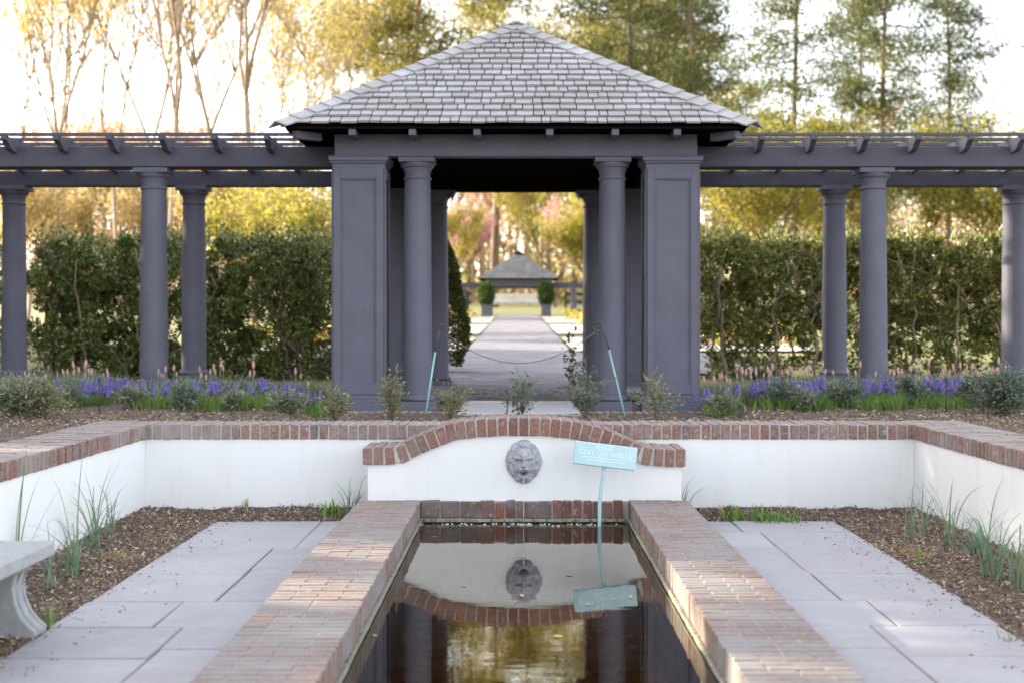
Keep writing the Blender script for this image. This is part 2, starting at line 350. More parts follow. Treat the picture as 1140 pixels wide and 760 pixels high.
# upper bed
def bed_h(x,y):
    t=min(max((y-10.2)/3.4,0),1)
    h=.415+.055*t*min(1,max(0,(abs(x+.02)-1.9)/.8))
    if abs(x+.02)<1.9: h=.41-.03*min(1,max(0,(y-10.2)/1.5))
    if y>12.7 and abs(x+.02)<1.9: h=min(h,gz(y)-.06)
    return h
def bh(x,y): return bed_h(x,y)+nz(x,y,2.5,.03)*(1 if abs(x)>1.9 or y<12.4 else .3)+nz(x,y,13,.012)
m=MB(); grid(-9,9,10.18,14.2,.06,bh,m)
def bh2(x,y): return bh(x,max(y,10.2))
grid(-9,XL-CW+.02,3.0,10.18,.09,bh2,m); grid(XR+CW-.02,9,3.0,10.18,.09,bh2,m)
grid(-9,-1.76,14.2,19.2,.12,bh2,m); grid(1.76,9,14.2,19.2,.12,bh2,m)
struct(m.build('ground_mulch','mulch'))
def a2():
    if random.random()<.8: return random.uniform(-6,6),10.22+abs(random.gauss(0,1.0))
    if random.random()<.5: return random.uniform(-5.5,XL-CW),random.uniform(7,11)
    return random.uniform(XR+CW,5.5),random.uniform(7,11)
chips('bark_mulch',34000,a2,bh2,.03,'shredded brown bark mulch on the raised flower beds')
# lawn / ground beyond
def lz(x,y): return gz(y)-.02+(0 if y<14.2 else nz(x,y,.15,.05)*min(1,(y-14)/10)*(1 if abs(x)>9 else .15))
m=MB()
grid(-9,9,14.2,90,1.0,lz,m)
def far(x,y): return gz(y)-.02+max(0,y-95)*.02
grid(-9,9,90,420,15,far,m)
for s in (-1,1):
    grid(min(s*9,s*240),max(s*9,s*240),14.2,420,6,far,m)
    grid(min(s*9,s*240),max(s*9,s*240),-60,14.2,8,lambda x,y:.40,m)
grid(-9,9,-60,-2.5,6,lambda x,y:.40,m)
grid(-9,XL-CW+.02,-2.5,3.0,2,lambda x,y:.40,m); grid(XR+CW-.02,9,-2.5,3.0,2,lambda x,y:.40,m)
struct(m.build('ground_lawn','lawn'))
# gravel
m=MB(); grid(-1.75,1.75,14.35,18.5,.5,lambda x,y:gz(y)+.006,m); grid(-3.4,3.4,18.5,25.0,.5,lambda x,y:gz(y)+.006,m)
grid(-.95,.95,25.0,73,1,lambda x,y:gz(y)+.006,m)
struct(m.build('gravel_path','gravel'))
# gravel grit inside gazebo
# ------------------------------------------------------------------ brick caps and walls
def row_bricks(mb,axis,a0,a1,b0,b1,z0,z1,j=.003,step=.0672,th=.0565,split=True,gapw=.013,zj=.003):
    n=int((a1-a0)/step); step=(a1-a0)/n; th=step-gapw; wd=b1-b0
    for i in range(n):
        a=a0+i*step+.005; jj=random.uniform(-.0025,.0025)
        cuts=[0,.5,1] if i%2 else [0,.25,.75,1]
        if random.random()<.12: cuts=[0,.5,1]
        for k in range(len(cuts)-1):
            c0=b0+wd*cuts[k]+(0 if k==0 else .004)+ (random.uniform(-.003,.003) if k==0 else 0)
            c1=b0+wd*cuts[k+1]-(0 if k==len(cuts)-2 else .004)+(random.uniform(-.003,.003) if k==len(cuts)-2 else 0)
            zt=z1+random.uniform(-zj,zj)
            if axis=='x': mb.box(a,c0,z0,a+th,c1,zt,j)
            else: mb.box(c0,a,z0,c1,a+th,zt,j)
def wall(name,label,body,cap,mort):
    e=empty(name,((body[0]+body[3])/2,(body[1]+body[4])/2,G))
    def rel(mb): 
        mb.v=[(x-e.location.x,y-e.location.y,z-e.location.z) for x,y,z in mb.v]; return mb
    tag(e,label,'garden wall','white walls round the sunk court')
    b=MB(); b.box(*body); w_=rel(b).build('wall','stucco',e)
    c=MB(); row_bricks(c,*cap); rel(c).build('brick_cap','brick',e,bev=.004)
    mm=MB(); mm.box(*mort); rel(mm).build('mortar','mortar',e)
    return e
wall('retaining_wall','white rendered back wall with brick cap, behind the arched fountain wall',
     (XL-CW+.03,YB,G-.1,XR+CW-.03,YB+CW-.03,WT-.10),('x',XL-CW,XR+CW,YB-.015,YB+CW,WT-.10,WT),(XL-CW+.006,YB-.006,WT-.098,XR+CW-.006,YB+CW-.008,WT-.007))
wall('retaining_wall','white rendered side wall with brick cap, running along the left side behind the bench',
     (XL-CW+.03,YS,G-.1,XL,YB-.003,WT-.10),('y',YS,YB-.02,XL-CW,XL+.015,WT-.10,WT),(XL-CW+.008,YS,WT-.098,XL+.006,YB-.02,WT-.007))
wall('retaining_wall','white rendered side wall with brick cap, running along the right side of the court',
     (XR,YS,G-.1,XR+CW-.03,YB-.003,WT-.10),('y',YS,YB-.02,XR-.015,XR+CW,WT-.10,WT),(XR-.006,YS,WT-.098,XR+CW-.008,YB-.02,WT-.007))
# ------------------------------------------------------------------ arched fountain wall
YA=9.33
ap=[(403,498),(441,496.5),(455,489.5),(484,477.5),(504,470.5),(540,466.3),(580,465),(622,466.6),(656,472.5),(690,484),(709,493),(727,498.5),(764,500)]
ctrl=[Vector((PX(a,9.3),PZ(b,9.3))) for a,b in ap]
def crom(P,n=12):
    out=[]
    for i in range(len(P)-1):
        p0=P[max(i-1,0)];p1=P[i];p2=P[i+1];p3=P[min(i+2,len(P)-1)]
        for k in range(n):
            t=k/n; out.append(.5*((2*p1)+(p2-p0)*t+(2*p0-5*p1+4*p2-p3)*t*t+(3*p1-p0-3*p2+p3)*t**3))
    out.append(P[-1]); return out
cur=crom(ctrl)
L=[0]
for i in range(1,len(cur)): L.append(L[-1]+(cur[i]-cur[i-1]).length)
def at(s):
    for i in range(1,len(L)):
        if L[i]>=s or i==len(L)-1:
            t=(s-L[i-1])/(L[i]-L[i-1]); p=cur[i-1].lerp(cur[i],t); a=at_d(i); return p,a
def at_d(i):
    a=cur[max(i-4,0)]; b=cur[min(i+4,len(cur)-1)]; return (b-a).normalized()
fw=empty('fountain_wall',(.04,9.55,G)); fo=fw.location
tag(fw,'low white fountain wall topped by a curved arch of red bricks at the pool head','fountain wall')
nb=int(L[-1]/.0685); stp=L[-1]/nb; mb=MB(); BT=.113
for i in range(nb):
    p,t=at((i+.5)*stp); t3=Vector((t.x,0,t.y)); n3=Vector((-t.y,0,t.x)); 
    hw=(stp-.0135)/2+random.uniform(-.001,.001); out=random.uniform(-.003,.004)
    for (y0,y1) in ((YA-.028+random.uniform(-.004,.004),YA+.19),(YA+.198,YB-.018)):
        c=Vector((p.x,0,p.y))
        def q(u,v,y): return c+t3*u+n3*v+Vector((0,y,0))
        vs=[q(-hw,-BT+random.uniform(-.003,.003),y0),q(hw,-BT+random.uniform(-.003,.003),y0),q(hw,-BT,y1),q(-hw,-BT,y1),q(-hw,out,y0),q(hw,out,y0),q(hw,out,y1),q(-hw,out,y1)]
        mb.add([v-fo for v in vs],[(0,3,2,1),(4,5,6,7),(0,1,5,4),(1,2,6,5),(2,3,7,6),(3,0,4,7)])
mb.build('brick_arch','brick_clean',fw,bev=.004)
def offs(d,ins=0):
    r=[]
    for i,p in enumerate(cur[::2]+[cur[-1]]):
        k=min(i*2,len(cur)-1); t=at_d(k); r.append((p.x-(-t.y)*d,p.y-t.x*d))
    return r
top=offs(.007); bot=offs(BT-.004)
def rp(poly,e,y0,y1,mb):
    mb.prism([(x-e.x,z-e.z) for x,z in poly],y0-e.y,y1-e.y)
mm=MB()
for i in range(len(top)-1): rp([bot[i],bot[i+1],top[i+1],top[i]],fo,YA-.019,YB-.02,mm)
mm.build('mortar','mortar',fw)
xl,xr=PX(409.5,9.33),PX(759,9.33)
body=[(x,z) for x,z in offs(BT-.01) if xl<x<xr]
mm=MB(); rp([(xl,G-.1),(xr,G-.1),(xr,body[-1][1])]+body[::-1]+[(xl,body[0][1])],fo,YA,YB-.003,mm); mm.build('wall','stucco',fw)
# ------------------------------------------------------------------ lion mask
def lion():
    W,H=.119,.143; NR,NT_=46,120; v=[];f=[]
    def gs(x,z,cx,cz,sx,sz,a): return a*math.exp(-((x-cx)/sx)**2-((z-cz)/sz)**2)
    for i in range(NR+1):
        r=i/NR
        for k in range(NT_):
            a=2*math.pi*k/NT_
            edge=1+.018*math.sin(9*a+1)+.012*math.sin(15*a)
            if math.sin(a)<-.2: edge*=1-.16*abs(math.cos(a))*(-math.sin(a))
            if math.sin(a)>.85: edge*=1+.04*(math.sin(a)-.85)/.15
            x=W*r*math.cos(a)*edge; z=H*r*math.sin(a)*edge
            X=x/.1; Z=z/.1; Zs=Z-.13*abs(X)+.02
            h=.052*math.sqrt(max(0,1-(r)**3.2))
            # mane locks
            mane=max(0,min(1,(math.hypot(X/.80,(Z+.05)/1.12)-.85)*2.5))
            h+=mane*.0055*math.sin(11*a+6*r+2.1*math.sin(r*11+2*a))*(1 if r<.97 else 0)+mane*.003*math.sin(23*a-r*26)
            h-=gs(math.hypot(X/.80,(Z+.05)/1.12),0,.93,0,.12,1,.009)
            h+=gs(X,Z,0,.55,.45,.35,.014)                  # brow
            h+=gs(X,Zs,-.36,.27,.2,.06,.010)+gs(X,Zs,.36,.27,.2,.06,.010)
            h-=gs(X,Zs,-.36,.12,.17,.085,.026)+gs(X,Zs,.36,.12,.17,.085,.026)  # sockets
            h+=gs(X,Zs,-.35,.115,.075,.035,.010)+gs(X,Zs,.35,.115,.075,.035,.010)
            h+=gs(X,Z,0,.12,.20,.50,.022)+gs(X,Z,0,-.20,.24,.11,.02)     # nose
            h-=gs(X,Z,-.1,-.27,.05,.035,.012)+gs(X,Z,.1,-.27,.05,.035,.012)
            h+=gs(X,Z,-.22,-.42,.21,.15,.028)+gs(X,Z,.22,-.42,.21,.15,.028)  # muzzle
            h-=gs(X,Z,0,-.46,.022,.15,.014)
            h-=gs(X,Z,0,-.72,.20,.09,.045)+gs(X,Z,-.42,-.62,.06,.12,.012)+gs(X,Z,.42,-.62,.06,.12,.012)                 # open mouth
            h+=gs(X,Z,0,-1.02,.28,.13,.02)
            h-=gs(X,Z,-.5,-.25,.12,.4,.010)+gs(X,Z,.5,-.25,.12,.4,.010)
            h+=gs(X,Z,0,1.1,.25,.16,.010)
            h+=.002*noise.noise(Vector((x*90,z*90,1)))
            v.append((x,-max(h,.002),z))
    for i in range(NR):
        for k in range(NT_):
            k2=(k+1)%NT_; f.append((i*NT_+k,(i+1)*NT_+k,(i+1)*NT_+k2,i*NT_+k2))
    b=len(v); v+=[(v[NR*NT_+k][0],.004,v[NR*NT_+k][2]) for k in range(NT_)]
    for k in range(NT_): k2=(k+1)%NT_; f.append((NR*NT_+k,b+k,b+k2,NR*NT_+k2))
    f.append(tuple(range(b,b+NT_)))
    mb=MB(); mb.add(v,f,True); return mb
lx,lz_=PX(583,9.3),PZ(514.5,9.3)
lo=empty('lion_mask',(lx,YA,lz_)); tag(lo,'grey lion head spout mask fixed to the white fountain wall','lion head')
lion().build('head','lead',lo)
mb=MB(); mb.tube([(0,.0,-.076),(0,-.02,-.078),(0,-.034,-.080)],.008,10); mb.build('spout','iron',lo)
mb=MB(); tt=[(0,-.034-.10*t*.55,-.080-(lz_+.14-.080)*t*t) for t in [i/10 for i in range(11)]]
mb.tube(tt,[.0042-.002*i/10+.0008*math.sin(i*2.2) for i in range(11)],8)
j=mb.build('water_trickle','jet'); j.location=(lx,YA,lz_); stuff(j,'thin trickle of water falling from the lion mouth into the pool','water')
mb=MB()
for i in range(70):
    a=random.uniform(0,6.28); r=abs(random.gauss(0,.3)); x=lx+r*math.cos(a)*1.6; y=min(9.235,9.2-abs(random.gauss(0,.05))); rr=random.uniform(.003,.009)
    mb.lathe(x,y,[(rr,-.139),(rr*.8,-.139+rr*.6),(rr*.25,-.139+rr)],8)
o=mb.build('bubbles','jet'); stuff(o,'small clear bubbles on the water under the lion spout','bubbles')
# ------------------------------------------------------------------ pool
PL,PR=-.64,.725; OL,OR=-1.043,1.108; WZ=-.14; YN=.9
pool=empty('reflecting_pool',(.04,5,G)); tag(pool,'long rectangular pool edged with weathered brick coping','pool')
po=pool.location
def pb(mb,name,mat,bev=0):
    mb.v=[(x-po.x,y-po.y,z-po.z) for x,y,z in mb.v]; return mb.build(name,mat,pool,bev)
for (a,b) in ((OL,PL),(PR,OR)):
    c=MB(); row_bricks(c,'y',YN,YA-.003,a,b,-.112,0,.0018,gapw=.0095,zj=.0016); pb(c,'brick_coping','coping',.004)
    c=MB(); c.box(a+.006,YN,G-.08,b-.006,YA-.003,-.0045); pb(c,'mortar','coping_mortar')
c=MB(); row_bricks(c,'x',OL,OR,YN-.42,YN-.005,-.112,0,.003); pb(c,'brick_coping','coping',.004)
c=MB(); c.box(OL+.006,YN-.415,G-.08,OR-.006,YN-.005,-.008); pb(c,'mortar','coping_mortar')
c=MB(); n=20; st_=(PR-PL)/n
xx=PL
while xx<PR-.05:
    w_=random.choice((.066,.066,.066,.07,.1)) if xx>PL+.3 else .13
    w_=min(w_,PR-xx); h=random.uniform(-.008,.003); c.box(xx+.006,YA-.052+random.uniform(-.004,.004),-.112,xx+w_-.006,YA-.003,0.0+h,.004); xx+=w_
pb(c,'back_brick_course','wetbrick',.004)
c=MB(); c.box(PL+.003,YA-.04,-.3,PR-.003,YA-.004,-.006); pb(c,'mortar','coping_mortar')
c=MB()
n=40
for s,x in ((1,PL),(-1,PR)):
    y=YN
    while y<YA-.06:
        l=random.uniform(.12,.3); y2=min(YA-.06,y+l); c.box(min(x-s*.004,x+s*.015),y,-.134,max(x-s*.004,x+s*.015),y2-.003,-.114,.002); y=y2
x=PL+.026
while x<PR-.05:
    x2=min(PR-.026,x+random.uniform(.08,.1)); c.box(x,YA-.088,-.134,x2-.004,YA-.053,-.114,.002); x=x2
pb(c,'ledge','algae',.003)
c=MB(); c.box(PL-.2,YN-.2,-.66,PR+.2,YA+.05,-.58); c.box(PL-.2,YN-.2,-.58,PL-.0015,YA,-.24); c.box(PR+.0015,YN-.2,-.58,PR+.2,YA,-.24); c.box(PL,YA-.035,-.58,PR,YA,-.302); c.box(PL,YN-.2,-.58,PR,YN-.006,-.12)
pb(c,'basin','pooldark')
for (x0,x1) in ((PL-.02,PL+.001),(PR-.001,PR+.02)):
    y=YN; c=MB()
    while y<YA-.06:
        c.box(x0,y+.005,-.238,x1,y+.061,-.136); y+=.067
    pb(c,'submerged_brick','wetbrick')
n=900; P=np.column_stack([rng.uniform(PL+.03,PR-.03,n),rng.uniform(1,9.2,n),rng.uniform(-.572,-.50,n)])
o=link(cards_mesh('leaf_litter',P,rng.uniform(.03,.09,n),'straw',dirs=np.column_stack([rng.normal(size=n),rng.normal(size=n),rng.normal(size=n)*.1])),'leaf_litter'); stuff(o,'sunken brown leaves lying on the pool bottom','leaves')
n=16; P=np.column_stack([rng.uniform(PL+.05,PR-.05,n),rng.uniform(4.3,8.9,n),np.full(n,WZ+.003)])
o=link(cards_mesh('floating_leaves',P,rng.uniform(.03,.07,n),'straw',aspect=2,dirs=np.column_stack([rng.normal(size=n)*6,rng.normal(size=n)*6,np.zeros(n)])),'floating_leaves'); o.data.transform(Matrix.Identity(4)); stuff(o,'a few dry leaves floating on the pool','leaves')
for v_ in o.data.vertices: v_.co.z=WZ+.003+abs(v_.co.z-WZ-.003)*.15
m=MB(); m.add([(PL,YN,WZ),(PR,YN,WZ),(PR,YA-.04,WZ),(PL,YA-.04,WZ)],[(0,1,2,3)]); struct(m.build('pool_water','water'))
# ------------------------------------------------------------------ sign in the pool
ds=9.1; sg=empty('garden_sign',(PX(668,ds),ds,WZ)); tag(sg,'tilted pale teal notice board on a thin bent post in the pool','sign')
mb=MB(); sz_=[PZ(y,ds)-WZ for y in (600,583,560,545,530,516)]; sx_=[PX(x,ds)-PX(668,ds) for x in (666.5,667.5,667.5,669,671.5,673)]
sz_[0]=-.40
mb.tube([(a_,0,b_) for a_,b_ in zip(sx_,sz_)],.0125,8)
mb.build('post','teal',sg)
bx,bz=PX(673.4,ds)-PX(668,ds),PZ(506.4,ds)-WZ; tilt=math.atan2(8.2,69.4)
Mt=Matrix.Translation((bx,-.025,bz))@Matrix.Rotation(tilt,4,'Y')@Matrix.Rotation(R(-8),4,'X')
bw,bhh=.2015,.0745
mb=MB(); mb.box(-bw,-.008,-bhh,bw,.008,bhh); bd=mb.build('board','teal',sg,bev=.006); bd.matrix_local=Mt
def text(s,x,z,size,par,mat,y,wd=None):
    c=bpy.data.curves.new('lettering','FONT'); c.body=s; c.size=size; c.align_x='CENTER'; c.align_y='CENTER'; c.extrude=.0008; c.materials.append(M[mat])
    o=bpy.data.objects.new('lettering',c); COL.objects.link(o); o.parent=par; o.location=(x,y,z); o.rotation_euler=(R(90),0,0)
    if wd: o.scale=(wd,1,1)
    bpy.context.view_layer.update()
    me=bpy.data.meshes.new_from_object(o); o2=link(me,'lettering',par); o2.location=o.location; o2.rotation_euler=o.rotation_euler; o2.scale=o.scale
    bpy.data.objects.remove(o); return o2
text('PLEASE',-.01,.043,.036,bd,'letters',-.0088); text('STAY OFF WALLS',0,.008,.044,bd,'letters',-.0088,.98)
mb=MB(); mb.box(-.14,-.0095,-.020,.14,-.0079,-.0165); mb.box(-.12,-.0095,-.038,.13,-.0079,-.035); mb.build('underline','letters',bd)
# ------------------------------------------------------------------ bench
be=empty('garden_bench',(-2.17,5.5,G)); tag(be,'pale concrete bench with scrolled legs on the mulch at the left edge','bench')
mb=MB(); mb.box(-.2,-.55,.31,.2,.55,.372); s_=mb.build('seat','concrete',be,bev=.008)
prof=[(.185,0),(.19,.03),(.165,.05),(.13,.09),(.105,.15),(.098,.21),(.11,.26),(.125,.275),(.125,.31)]
for yy in (.33,-.45):
    lg=[(x,z) for x,z in prof]; poly=lg+[(-x,z) for x,z in lg[::-1]]
    mb=MB(); mb.prism(poly,yy,yy+.15)
    o=mb.build('leg','concrete',be,bev=.006)
    for dy in (.03,.105): 
        for s in (1,-1):
            mb=MB(); pts=[(s*(x+.001),yy+dy+.007,z) for x,z in prof[1:-1]]; mb.tube(pts,.009,6); mb.build('leg_moulding','concrete',o)
# ================================================================== GAZEBO
GX=-.02
def column_parts(parent,x,y,z0,z1,dia=.265):
    r=dia/2; h=z1-z0; hh=.055
    c=MB(); c.box(x-.165,y-.165,z1-.045,x+.165,y+.165,z1); c.lathe(x,y,[(r*.9,z1-.145),(r*.93,z1-.12),(r*1.0,z1-.10),(r*1.0,z1-.092),(r*1.13,z1-.085),(r*1.2,z1-.06),(r*1.2,z1-.045)],32)
    pr=[]
    for i in range(11):
        t=i/10; pr.append((r*(1.02-.13*t**1.6),z0+.11+(h-.11-.145)*t))
    zt=z0+h-.145
    s=MB(); s.lathe(x,y,pr,36)
    s.lathe(x,y,[(r*.9,zt-.055),(r*.985,zt-.05),(r*.985,zt-.036),(r*.9,zt-.031)],32)
    b=MB(); b.box(x-.175,y-.175,z0-.1,x+.175,y+.175,z0+.06); b.lathe(x,y,[(r*1.08,z0+.06),(r*1.22,z0+.07),(r*1.24,z0+.085),(r*1.16,z0+.105),(r*1.04,z0+.115)],32)
    e=parent
    so_=s.build('column','paint',e); c.build('capital','paint',so_,bev=.003); b.build('column_base','paint',so_,bev=.004)
    return so_
def pilaster(parent,x0,x1,y0,y1,z0,z1):
    mb=MB(); t=.020
    mb.box(x0,y0,z0+.13,x1,y1,z1-.11)
    # raised stiles round recessed panel on front, back and sides
    s=.065
    for (fy,sg_) in ((y0,-1),(y1,1)):
        a,b=(fy-t,fy+.002) if sg_<0 else (fy-.002,fy+t)
        zb,zt=z0+.13,z1-.11
        mb.box(x0-.001,a,zb,x0+s,b,zt); mb.box(x1-s,a,zb,x1+.001,b,zt); mb.box(x0+s,a,zt-s-.03,x1-s,b,zt); mb.box(x0+s,a,zb,x1-s,b,zb+s+.03)
        # bead
        q=.012; a2,b2=(fy-t+.005,fy+.002) if sg_<0 else (fy-.002,fy+t-.005)
        mb.box(x0+s,a2,zb+s+.03,x0+s+q,b2,zt-s-.03); mb.box(x1-s-q,a2,zb+s+.03,x1-s,b2,zt-s-.03); mb.box(x0+s+q,a2,zt-s-.03-q,x1-s-q,b2,zt-s-.03); mb.box(x0+s+q,a2,zb+s+.03,x1-s-q,b2,zb+s+.03+q)
    for (fx,sg_) in ((x0,-1),(x1,1)):
        a,b=(fx-t,fx-.002) if sg_<0 else (fx+.002,fx+t)
        zb,zt=z0+.13,z1-.11
        mb.box(a,y0,zb,b,y0+s,zt); mb.box(a,y1-s,zb,b,y1,zt); mb.box(a,y0+s,zt-s-.03,b,y1-s,zt); mb.box(a,y0+s,zb,b,y1-s,zb+s+.03)
    p=mb.build('pilaster','paint',parent,bev=.0025)
    c=MB()
    for (e,za,zb) in ((.018,z1-.125,z1-.112),(.012,z1-.112,z1-.072),(.020,z1-.072,z1-.064),(.028,z1-.064,z1-.045),(.042,z1-.045,z1-.008),(.050,z1-.008,z1)): c.box(x0-e,y0-e,za,x1+e,y1+e,zb)
    c.build('capital','paint',p,bev=.003)
    c=MB()
    for (e,za,zb) in ((.055,z0-.12,z0+.055),(.036,z0+.055,z0+.085),(.024,z0+.085,z0+.12),(.014,z0+.12,z0+.145)): c.box(x0-e,y0-e,za,x1+e,y1+e,zb)
    c.build('pilaster_base','paint',p,bev=.004)
def hip_roof(par,cx,cy,hx,hy,z0,z1,ncourse,detail=True,shmin=.075,shmax=.17,mt='shingle'):
    # deck
    mb=MB(); e=.03
    mb.add([(cx-hx+e,cy-hy+e,z0),(cx+hx-e,cy-hy+e,z0),(cx+hx-e,cy+hy-e,z0),(cx-hx+e,cy+hy-e,z0),(cx,cy,z1-.03)],[(0,1,4),(1,2,4),(2,3,4),(3,0,4)])
    d=mb.build('roof','shade_dark_wood',par)
    for face in range(4):
        rot=Matrix.Translation((cx,cy,0))@Matrix.Rotation(face*math.pi/2,4,'Z')
        hh=hy if face%2==0 else hx; ww=hx if face%2==0 else hy
        Ls=math.hypot(hh,z1-z0); mb=MB(); ex=Ls/ncourse; nrm=Vector((0,-(z1-z0),hh)).normalized(); up=Vector((0,hh,z1-z0)).normalized()
        for i in range(ncourse):
            s0=i*ex; s1=min(Ls,s0+ex*1.5); wl=ww*(1-s0/Ls); wu=ww*(1-s1/Ls)
            x=-wl-random.uniform(0,.1)
            while x<wl:
                w_=random.uniform(shmin,shmax); xa=x+.0045; xb=x+w_-.0045; x+=w_
                js=random.uniform(-.011,.011); th=random.uniform(.014,.024)
                a0,b0=max(xa,-wl),min(xb,wl); a1,b1=max(min(xa,wu),-wu),min(max(xb,-wu),wu)
                if b0-a0<.01: continue
                def P(xx,s,o): 
                    p=Vector((0,-hh,z0))+up*s+nrm*o; return rot@Vector((xx,p.y,p.z))
                l0=.024+th*.6; l1=.0
                vs=[P(a0,s0+js,l0-th),P(b0,s0+js,l0-th),P(b1,s1,l1-.004),P(a1,s1,l1-.004),P(a0,s0+js,l0),P(b0,s0+js,l0),P(b1,s1,l1),P(a1,s1,l1)]
                mb.add(vs,[(0,3,2,1),(4,5,6,7),(0,1,5,4),(1,2,6,5),(2,3,7,6),(3,0,4,7)])
        mb.build('roof_shingles',mt,d)
        # hip caps on corner to the right of this face
        if detail:
            mb=MB(); A=rot@Vector((ww,-hh,z0)); B=Vector((cx,cy,z1)); D=(B-A); Lh=D.length; D.normalize(); ex2=Lh/ncourse
            n1=(rot.to_3x3()@nrm); n2=(rot.to_3x3()@Matrix.Rotation(math.pi/2,3,'Z')@nrm)
            for n_,o_ in ((n1,n2),(n2,n1)):
                side=D.cross(n_).normalized()
                # side must point down its own face
                if side.dot(o_)>0: side=-side
                for i in range(ncourse+1):
                    s0=i*ex2-.03; s1=s0+ex2*1.35; l0=.046; l1=.026; wd=.125
                    if s1>Lh+.05: s1=Lh+.05
                    if s1-s0<.03: continue
                    def Q(s,wv,o): return A+D*s+side*wv+n_*o
                    vs=[Q(s0,-.012,l0-.015),Q(s0,wd,l0-.015),Q(s1,wd,l1-.012),Q(s1,-.012,l1-.012),Q(s0,-.012,l0),Q(s0,wd,l0),Q(s1,wd,l1),Q(s1,-.012,l1)]
                    mb.add(vs,[(0,3,2,1),(4,5,6,7),(0,1,5,4),(1,2,6,5),(2,3,7,6),(3,0,4,7)])
            mb.build('hip_cap','shingle',d)
    return d
gzb=empty('gazebo',(0,0,0)); tag(gzb,'open purple-grey garden pavilion with hipped shingle roof in the foreground garden','gazebo')
Y0,Y1=12.9,16.4; ZB=.40; ZT=2.685
px0=[(PX(371.5,Y0),PX(427,Y0)),(PX(720.5,Y0),PX(777,Y0))]
for a,b in px0:
    pilaster(gzb,a,b,Y0,Y0+.46,ZB,ZT); pilaster(gzb,a,b,Y1-.46,Y1,gz(16.2),ZT)
cxs=(PX(465,13.1),PX(681.5,13.1))
for x in cxs:
    column_parts(gzb,x,Y0+.2,ZB,ZT); column_parts(gzb,x,Y1-.2,gz(16.2),ZT)
xa,xb=px0[0][0]+.0,px0[1][1]-.0
EH=.20
mb=MB()
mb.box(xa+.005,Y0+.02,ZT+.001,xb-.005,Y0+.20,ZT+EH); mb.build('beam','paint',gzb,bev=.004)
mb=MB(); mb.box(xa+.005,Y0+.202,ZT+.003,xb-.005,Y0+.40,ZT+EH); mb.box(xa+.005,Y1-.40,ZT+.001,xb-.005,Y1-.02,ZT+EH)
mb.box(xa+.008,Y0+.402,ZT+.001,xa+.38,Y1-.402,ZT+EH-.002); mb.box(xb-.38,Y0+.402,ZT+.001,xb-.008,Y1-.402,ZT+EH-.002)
mb.build('inner_beam','shade_dark_wood',gzb)  # inner beams blackened to paint in the interior shade
mb=MB(); mb.box(xa+.382,Y0+.402,ZT+.16,xb-.382,Y1-.402,ZT+.19); mb.build('ceiling','shade_dark_wood',gzb)
# small corner brackets of the rear opening
for x,s in ((cxs[0],1),(cxs[1],-1)):
    mb=MB(); b0=x+s*.165
    for k in range(5): mb.box(min(b0,b0+s*(.05-.009*k)),Y1-.35,ZT-.018*(k+1),max(b0,b0+s*(.05-.009*k)),Y1-.05,ZT-.018*k-.001)
    mb.build('bracket','paint',gzb)
EZ=2.915; HX=2.085; CY=14.6
rf=hip_roof(gzb,GX,CY,HX,HX,EZ,4.235,18)
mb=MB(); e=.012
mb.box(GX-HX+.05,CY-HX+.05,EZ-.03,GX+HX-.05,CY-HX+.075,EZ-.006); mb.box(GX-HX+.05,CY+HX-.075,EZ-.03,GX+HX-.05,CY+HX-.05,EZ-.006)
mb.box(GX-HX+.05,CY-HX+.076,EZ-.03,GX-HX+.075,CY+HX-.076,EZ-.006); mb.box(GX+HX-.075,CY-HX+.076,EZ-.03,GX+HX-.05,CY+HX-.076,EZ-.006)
mb.build('fascia','shade_dark_wood',rf)
mb=MB(); mb.box(GX-HX+.08,CY-HX+.08,EZ-.010,GX+HX-.08,CY+HX-.08,EZ+.004); mb.build('soffit','shade_dark_wood',rf)
for pxx in (392,459,531,612,685,754):
    x=PX(pxx,12.58); mb=MB(); mb.box(x-.032,12.57,EZ-.085,x+.032,Y0+.019,EZ-.031); mb.build('rafter_tail','paint',rf,bev=.003)
for s in (-1,1):
    x=GX+s*1.9
    mb=MB(); mb.box(-.035,-.10,-.04,.035,.18,.03); o=mb.build('rafter_tail','paint',rf,bev=.003); o.location=(x,12.72,EZ-.065); o.rotation_euler=(0,0,s*R(45))
# stone threshold in front + brick plinths
mb=MB(); xs=[PX(513,12.5)-.02,-.1,PX(645,12.5)]
mb.box(xs[0],12.15,.2,xs[1]-.004,14.3,.405,.002); mb.box(xs[1]+.004,12.15,.2,xs[2],14.3,.405,.002)
struct(mb.build('threshold_pavement','slab',bev=.006))
for (a,b) in ((xa-.08,PX(513,12.5)-.04),(PX(645,12.5)+.02,xb+.08)):
    mb=MB(); row_bricks(mb,'x',a,b,12.50,12.80,.30,.385); mb.build('plinth','brick',gzb,bev=.004)
# gravel floor of gazebo with dark litter
m=MB(); grid(xa-.05,xb+.05,14.31,16.9,.3,lambda x,y:gz(y)+.012,m); m.add([(xa-.05,14.31,gz(14.31)+.012),(xb+.05,14.31,gz(14.31)+.012),(xb+.05,14.304,.30),(xa-.05,14.304,.30)],[(3,2,1,0)]); struct(m.build('gravel_floor','gravel'))
def a3(): return random.uniform(-1.6,1.6),14.35+abs(random.gauss(0,.35))
chips('leaf_debris',900,a3,lambda x,y:gz(y)+.016,.04,'dark dry leaf debris along the back of the stone threshold')
